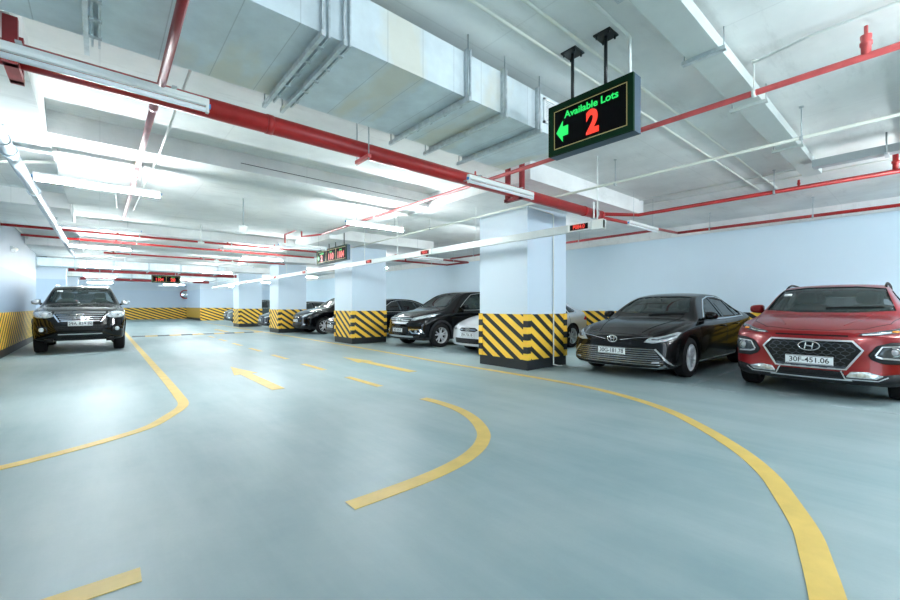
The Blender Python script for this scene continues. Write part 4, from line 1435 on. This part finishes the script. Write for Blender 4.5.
    sk.patch('sticker', rect(.46, .56, 1.36, 1.40), 'F', M['plate'], t, .004, g=.1)
    sk.strip('wiper', [(1.38, -.6), (1.33, 0)], .016, 'T', M['trim'], t, .02)


HATCH = dict(hero=True, low=.345, bow=.31, front=[(.2, .05), (.3, .0), (.5, .015), (.66, .02), (.8, .045), (.9, .12), (1.1, .25)],
    st=[(0, .25, .80, .87, .82, .64, .035), (.12, .215, .84, .915, .87, .70, .045), (.4, .20, .90, .975, .89, .75, .055), (.8, .20, .955, 1.04, .90, .77, .06), (1.15, .20, .985, 1.085, .90, .77, .055),
        (1.32, .20, .995, 1.155, .90, .745, .05), (1.6, .20, 1.005, 1.33, .90, .69, .05), (1.88, .20, 1.01, 1.475, .90, .635, .055), (2.15, .20, 1.015, 1.54, .90, .61, .06), (2.6, .20, 1.02, 1.56, .90, .605, .06),
        (3.2, .20, 1.035, 1.545, .90, .595, .06), (3.65, .21, 1.06, 1.48, .89, .585, .06), (3.9, .22, 1.05, 1.32, .88, .62, .05), (4.06, .25, 1.0, 1.12, .86, .68, .04), (4.165, .36, .93, 1.0, .83, .70, .03)],
    wh=(.835, 3.435, .335), wins=[[(1.72, 1.075), (2.0, 1.28), (2.2, 1.42), (2.52, 1.445), (2.56, 1.08)], [(2.63, 1.085), (2.60, 1.45), (3.0, 1.44), (3.3, 1.39), (3.42, 1.16), (3.3, 1.10)]],
    shield=[(-.72, 1.135), (-.60, 1.465), (-.3, 1.505), (.3, 1.505), (.60, 1.465), (.72, 1.135), (.3, 1.105), (-.3, 1.105)], cab=(1.40, 3.9), xcowl=1.0, xmid=2.4,
    back=[(-.5, 1.13), (.5, 1.13), (.46, 1.37), (-.46, 1.37)], xback=3.4,
    gaps=[[(1.32, .98), (1.30, .5), (1.34, .3)], [(2.6, 1.04), (2.58, .3)], [(3.3, 1.05), (3.1, .6), (3.0, .3)]], handles=[(2.35, .9), (3.1, .94)],
    spokes=5, ws='twin', tyw=.22, mir=(1.72, 1.12), seats=(2.0, 2.85), seatz=.60, dashz=1.06, xmir=1.98, zmir=1.40, rails=(2.05, 3.6, .585), extra=[front_hatch])


# ---------- tall black SUV seen head-on
def front_tall(sk, t, body):
    g = sk.patch('grille', [(-.50, 1.045), (.50, 1.045), (.38, .81), (-.38, .81)], 'F', M['trim'], t, .004, g=.06, rnd=.03)[0]
    for i, z in enumerate((1.035, .975, .925, .875, .825)):
        w_ = .36 + (z - .81) * .58
        sk.strip('grille_slat', [(-w_, z), (w_, z)], (.05, .018, .018, .018, .032)[i], 'F', M['chrome'], g, .022)
    sk.strip('grille_edge', [(.56, 1.06), (.50, .98), (.40, .80)], .03, 'F', M['chrome'], g, .02, mirror=True)
    for o, s_ in zip(sk.patch('headlamp', [(.50, .93), (.54, 1.04), (.70, 1.075), (.86, 1.05), (.885, .95), (.80, .90), (.62, .895)], 'F', M['lampglass'], t, .008, mirror=True, g=.04, rnd=.03), (1, -1)):
        h, nn, r = sk.hit('F', s_ * .66, .98)
        b = B(); lathe(b, [(.001, -.03), (.04, -.025), (.062, .0), (.064, .03)], (h.x - .004, s_ * .66, .98), 'X', 18); fin('lamp_projector', b, M['lens'], o)
    low = sk.patch('air_intake', [(-.52, .72), (.52, .72), (.44, .56), (-.44, .56)], 'F', M['trim'], t, .006, g=.07, rnd=.03)[0]
    for z in (.60, .64, .68): sk.strip('intake_bar', [(-.46, z), (.46, z)], .012, 'F', M['clad'], low, .014)
    for o, s_ in zip(sk.patch('fog_pocket', [(.60, .52), (.62, .68), (.82, .70), (.84, .54)], 'F', M['p_black'], t, .008, mirror=True, g=.05, rnd=.03), (1, -1)):
        h, nn, r = sk.hit('F', s_ * .72, .61)
        b = B(); lathe(b, [(.001, -.03), (.038, -.026), (.052, -.012), (.055, .03)], (h.x - .01, s_ * .72, .61), 'X', 18); fin('fog_lamp', b, M['lampglass'], o)
    sk.strip('bumper_trim', [(-.42, .49), (.42, .49)], .022, 'F', M['satin'], t, .012)
    sk.strip('skid_strip', [(-.62, .37), (.62, .37)], .05, 'F', M['clad'], t, .014)
    plate_part(sk, t, .755, '29A-859.86', off=.04, w_=.47, h_=.12)
    emblem_part(sk, t, 'ovals', .955, .085, .034)
    sk.strip('bonnet_gap', [(1.2, -.77), (.6, -.72), (.28, -.5), (.2, 0), (.28, .5), (.6, .72), (1.2, .77)], .009, 'T', M['trim'], t, .002)
    for xw in (.93, 3.68):
        pts = [(xw + math.cos(a) * .46, .40 + math.sin(a) * .46) for a in [math.radians(-5 + 190 * k / 12) for k in range(13)]]
        sk.strip('arch_trim', pts, .06, 'S', M['p_black'], t, .02, mirror=True)
    sk.patch('sticker', rect(.42, .54, 1.60, 1.64), 'F', M['plate'], t, .004, g=.1)
    b = B(); tube(b, (.1, -.66, .34), (.1, -.5, .34), .05, 10); tube(b, (.1, .5, .34), (.1, .66, .34), .05, 10); fin('tow_hook', b, M['trim'], t)


TALL = dict(hero=True, bow=.26, front=[(.3, .08), (.45, .02), (.6, .0), (.8, .02), (1.0, .05), (1.1, .12)], rm=M['chrome'],
    st=[(0, .36, .95, 1.03, .82, .62, .04), (.12, .32, .99, 1.075, .87, .68, .05), (.4, .31, 1.05, 1.135, .90, .74, .06), (.8, .31, 1.10, 1.20, .92, .77, .07), (1.25, .31, 1.14, 1.255, .92, .78, .065),
        (1.42, .31, 1.15, 1.32, .92, .76, .06), (1.7, .31, 1.16, 1.50, .92, .71, .06), (2.0, .31, 1.165, 1.675, .92, .665, .06), (2.3, .31, 1.17, 1.77, .92, .64, .06), (2.9, .31, 1.18, 1.81, .92, .635, .06),
        (3.8, .31, 1.19, 1.80, .92, .63, .06), (4.3, .33, 1.2, 1.76, .91, .625, .06), (4.52, .35, 1.2, 1.6, .90, .66, .06), (4.65, .38, 1.18, 1.34, .88, .72, .05), (4.705, .42, 1.1, 1.18, .86, .74, .04)],
    wh=(.93, 3.68, .385), arch=1.12, wins=[[(1.85, 1.23), (2.15, 1.48), (2.4, 1.64), (2.75, 1.68), (2.8, 1.24)], [(2.88, 1.24), (2.85, 1.68), (3.5, 1.68), (3.6, 1.26)], [(3.72, 1.26), (3.66, 1.67), (4.1, 1.65), (4.35, 1.5), (4.4, 1.28)]],
    shield=[(-.68, 1.31), (-.60, 1.665), (-.3, 1.70), (.3, 1.70), (.60, 1.665), (.68, 1.31), (.3, 1.29), (-.3, 1.29)], cab=(1.5, 4.5), xcowl=1.1, xmid=2.5,
    back=[(-.56, 1.27), (.56, 1.27), (.52, 1.62), (-.52, 1.62)], xback=4.2, mm=M['satin'], sm=M['beige'],
    gaps=[[(1.3, 1.1), (1.3, .5), (1.4, .36)], [(2.84, 1.2), (2.84, .36)]], handles=[(2.6, 1.0), (3.4, 1.0)], hm=M['chrome'],
    spokes=6, tyw=.25, mir=(1.88, 1.28), seats=(2.25, 3.1), seatz=.78, dashz=1.22, xmir=2.02, zmir=1.58, rails=(2.25, 4.2, .60), extra=[front_tall])


# ---------- black crossover
def front_cross(sk, t, body):
    g = sk.patch('grille', [(-.46, .86), (.46, .86), (.52, .80), (.40, .70), (-.40, .70), (-.52, .80)], 'F', M['trim'], t, .004, g=.06)[0]
    for z, w_, d_ in ((.845, .50, .03), (.79, .46, .02), (.735, .42, .02), (.70, .36, .035)): sk.strip('grille_slat', [(-w_, z), (w_, z)], d_, 'F', M['satin'], g, .018)
    emblem_part(sk, t, 'letter', .785, .085, .03)
    for o, s_ in zip(sk.patch('headlamp', [(.50, .79), (.54, .865), (.72, .935), (.88, .985), (.895, .90), (.78, .83), (.62, .78)], 'F', M['lampglass'], t, .008, mirror=True, g=.04), (1, -1)):
        sk.patch('lamp_insert', [(.58, .815), (.62, .865), (.74, .90), (.76, .86), (.66, .815)], 'F', M['lens'], o, .014, side=s_, g=.04)
    sk.patch('air_intake', [(-.40, .60), (.40, .60), (.38, .40), (-.38, .40)], 'F', M['trim'], t, .005, g=.07, rnd=.03)
    sk.patch('lower_bumper', [(-.86, .37), (-.5, .34), (.5, .34), (.86, .37), (.86, .25), (-.86, .25)], 'F', M['clad'], t, .012, g=.08)
    sk.strip('skid_strip', [(-.62, .33), (.62, .33)], .05, 'F', M['satin'], t, .02)
    for o, s_ in zip(sk.patch('fog_pocket', [(.46, .42), (.48, .54), (.80, .545), (.84, .42)], 'F', M['trim'], t, .008, mirror=True, g=.05, rnd=.02), (1, -1)):
        sk.strip('fog_surround', [(.47, .53), (.80, .535), (.84, .43), (.60, .43), (.47, .53)], .035, 'F', M['chrome'], o, .018, side=s_)
        h, nn, r = sk.hit('F', s_ * .68, .48)
        b = B(); lathe(b, [(.001, -.02), (.03, -.016), (.04, .0), (.04, .03)], (h.x - .008, s_ * .68, .48), 'X', 14); fin('fog_lamp', b, M['lens'], o)
    plate_part(sk, t, .505, '30A-186.23' if False else '30E-184.47', off=.03, w_=.36, h_=.17) if False else plate_part(sk, t, .505, '30E-184.47', off=.03)
    for xw in (.92, 3.54):
        pts = [(xw + math.cos(a) * .41, .35 + math.sin(a) * .41) for a in [math.radians(-15 + 210 * k / 14) for k in range(15)]]
        sk.strip('arch_trim', pts, .07, 'S', M['clad'], t, .012, mirror=True)
    sk.strip('bonnet_gap', [(1.0, -.76), (.5, -.70), (.25, -.5), (.16, 0), (.25, .5), (.5, .70), (1.0, .76)], .008, 'T', M['trim'], t, .002)


CROSS = dict(hero=True, low=.29, bow=.28, front=[(.25, .05), (.35, .0), (.5, .02), (.66, .03), (.8, .06), (.9, .14), (1.1, .25)],
    st=[(0, .26, .80, .88, .81, .62, .035), (.12, .23, .85, .93, .86, .68, .045), (.4, .21, .92, 1.0, .89, .74, .055), (.8, .21, .98, 1.07, .91, .77, .06), (1.1, .21, 1.01, 1.12, .91, .77, .055),
        (1.28, .21, 1.02, 1.19, .91, .745, .05), (1.6, .21, 1.03, 1.39, .91, .69, .05), (1.95, .21, 1.035, 1.575, .91, .635, .055), (2.3, .21, 1.04, 1.66, .91, .61, .06), (2.8, .21, 1.05, 1.685, .91, .605, .06),
        (3.5, .21, 1.07, 1.66, .91, .595, .06), (4.0, .22, 1.1, 1.58, .90, .585, .06), (4.25, .24, 1.1, 1.42, .89, .62, .05), (4.42, .28, 1.06, 1.18, .87, .68, .04), (4.53, .38, .98, 1.05, .84, .70, .03)],
    wh=(.92, 3.54, .35), wins=[[(1.72, 1.10), (2.0, 1.32), (2.3, 1.51), (2.68, 1.56), (2.72, 1.11)], [(2.80, 1.11), (2.77, 1.56), (3.3, 1.545), (3.5, 1.48), (3.58, 1.15)], [(3.68, 1.17), (3.62, 1.47), (3.95, 1.36), (3.98, 1.22)]],
    shield=[(-.66, 1.175), (-.56, 1.57), (-.3, 1.61), (.3, 1.61), (.56, 1.57), (.66, 1.175), (.3, 1.155), (-.3, 1.155)], cab=(1.35, 4.2), xcowl=.95, xmid=2.5,
    winline=[(1.6, 1.07), (2.0, 1.36), (2.32, 1.56), (2.7, 1.605), (3.3, 1.585), (3.65, 1.5), (4.05, 1.36), (4.05, 1.2), (3.6, 1.11), (2.6, 1.08)],
    gaps=[[(1.32, 1.0), (1.3, .5), (1.35, .28)], [(2.75, 1.06), (2.75, .28)], [(3.55, 1.1), (3.4, .6), (3.3, .28)]], handles=[(2.5, .95), (3.35, .98)],
    spokes=5, ws='twin', tyw=.22, mir=(1.78, 1.14), seats=(2.1, 2.95), seatz=.64, dashz=1.08, xmir=1.98, zmir=1.5, sm=M['beige'], extra=[front_cross])


def scaled(spec, sx, sz, sy=1, **k):
    n = dict(spec)
    n['st'] = [(a * sx, b_ * sz, c * sz, d * sz, e * sy, f * sy, g) for a, b_, c, d, e, f, g in spec['st']]
    n['wh'] = (spec['wh'][0] * sx, spec['wh'][1] * sx, spec['wh'][2])
    n['wins'] = [[(a * sx, b_ * sz) for a, b_ in w_] for w_ in spec['wins']]
    if 'winline' in spec: n['winline'] = [(a * sx, b_ * sz) for a, b_ in spec['winline']]
    n['shield'] = [(a * sy, b_ * sz) for a, b_ in spec['shield']]
    n['gaps'] = [[(a * sx, b_ * sz) for a, b_ in w_] for w_ in spec['gaps']]
    n['handles'] = [(a * sx, b_ * sz) for a, b_ in spec['handles']]
    n['mir'] = (spec['mir'][0] * sx, spec['mir'][1] * sz)
    n['front'] = [(a * sz, b_) for a, b_ in spec['front']]
    n.update(hero=False)
    n.update(k)
    return n


def front_simple(txt, suv=False, em='slanted_h'):
    def f(sk, t, body):
        a = 1.22 if suv else 1
        g = sk.patch('grille', [(-.34, .60 * a), (-.25, .655 * a), (.25, .655 * a), (.34, .60 * a), (.25, .555 * a), (-.25, .555 * a)], 'F', M['trim'], t, .006, g=.05, rnd=.02)[0]
        sk.strip('grille_slat', [(-.28, .605 * a), (.28, .605 * a)], .02, 'F', M['chrome'], g, .016)
        emblem_part(sk, t, em, .61 * a, .075, .022)
        low = sk.patch('air_intake', [(-.52, .385 * a), (.52, .385 * a), (.44, .26 * a), (-.44, .26 * a)], 'F', M['trim'], t, .006, g=.07, rnd=.03)[0]
        for z in (.30, .34): sk.strip('intake_bar', [(-.45, z * a), (.45, z * a)], .012, 'F', M['clad'], low, .012)
        for o, s_ in zip(sk.patch('headlamp', [(.46, .60 * a), (.50, .655 * a), (.66, .715 * a), (.80, .77 * a), (.815, .70 * a), (.72, .625 * a), (.58, .585 * a)], 'F', M['lampglass'], t, .008, mirror=True, g=.04), (1, -1)):
            sk.patch('lamp_insert', [(.54, .62 * a), (.56, .655 * a), (.68, .70 * a), (.68, .64 * a)], 'F', M['lens'], o, .014, side=s_, g=.05)
        sk.patch('fog_lamp', rect(.60, .70, .33 * a, .37 * a), 'F', M['lens'], t, .01, mirror=True, g=.05, rnd=.015)
        plate_part(sk, t, .475 * a, txt, off=.025)
    return f


def tail_lamp(sk, t, body):
    sk.patch('tail_lamp', [(4.02, .80), (4.26, .78), (4.28, .90), (4.12, .90)], 'S', M['redlens'], t, .008, mirror=True, g=.05)


spec_black = SALOON
build_car('saloon_car', 'dusty black saloon car with wide barred grille and plate 30G-181.78', SALOON, M['p_blackd'], (6.58, 3.5, 0), 0)
build_car('hatchback_car', 'bright red compact car with hexagonal grille and plate 30F-451.06', HATCH, M['p_red'], (6.98, 1.02, 0), 0)
build_car('tall_car', 'tall black car with chrome grille parked alone by the left wall', TALL, M['p_black'], (-.37, 13.98, 0), PI / 2)
build_car('crossover_car', 'black crossover car between the two nearest columns', CROSS, M['p_black'], (6.62, 10.1, 0), 0)
SIL = scaled(SALOON, .9, 1.0, .925, extra=[front_simple('29A-726.18'), tail_lamp], spokes=7)
build_car('saloon_car', 'silver car half hidden by the nearest column', SIL, M['p_silver'], (7.0, 7.55, 0), 0)
DK = scaled(SALOON, .94, 1.02, .96, extra=[front_simple('30A-365.20')], spokes=7)
build_car('saloon_car', 'dark navy car hidden behind the second column, left of the black crossover', DK, M['p_navy'], (6.35, 14.15, 0), 0)
SU = scaled(CROSS, 1, 1.0, 1, extra=[front_simple('30F-271.50', True)], spokes=5)
build_car('crossover_car', 'black car standing out between the second and third columns', SU, M['p_black'], (6.35, 17.6, 0), 0)
DK2 = scaled(SALOON, .94, 1.0, .96, extra=[front_simple('30E-518.04')], spokes=7)
build_car('saloon_car', 'small black car seen between the third and fourth columns', DK2, M['p_black'], (6.3, 22.6, 0), 0)
DK3 = scaled(CROSS, .95, .98, .95, extra=[front_simple('29A-441.90', True)], spokes=5)
build_car('crossover_car', 'distant grey-green car parked left of the fourth column', DK3, M['p_green'], (6.4, 30.9, 0), 0)
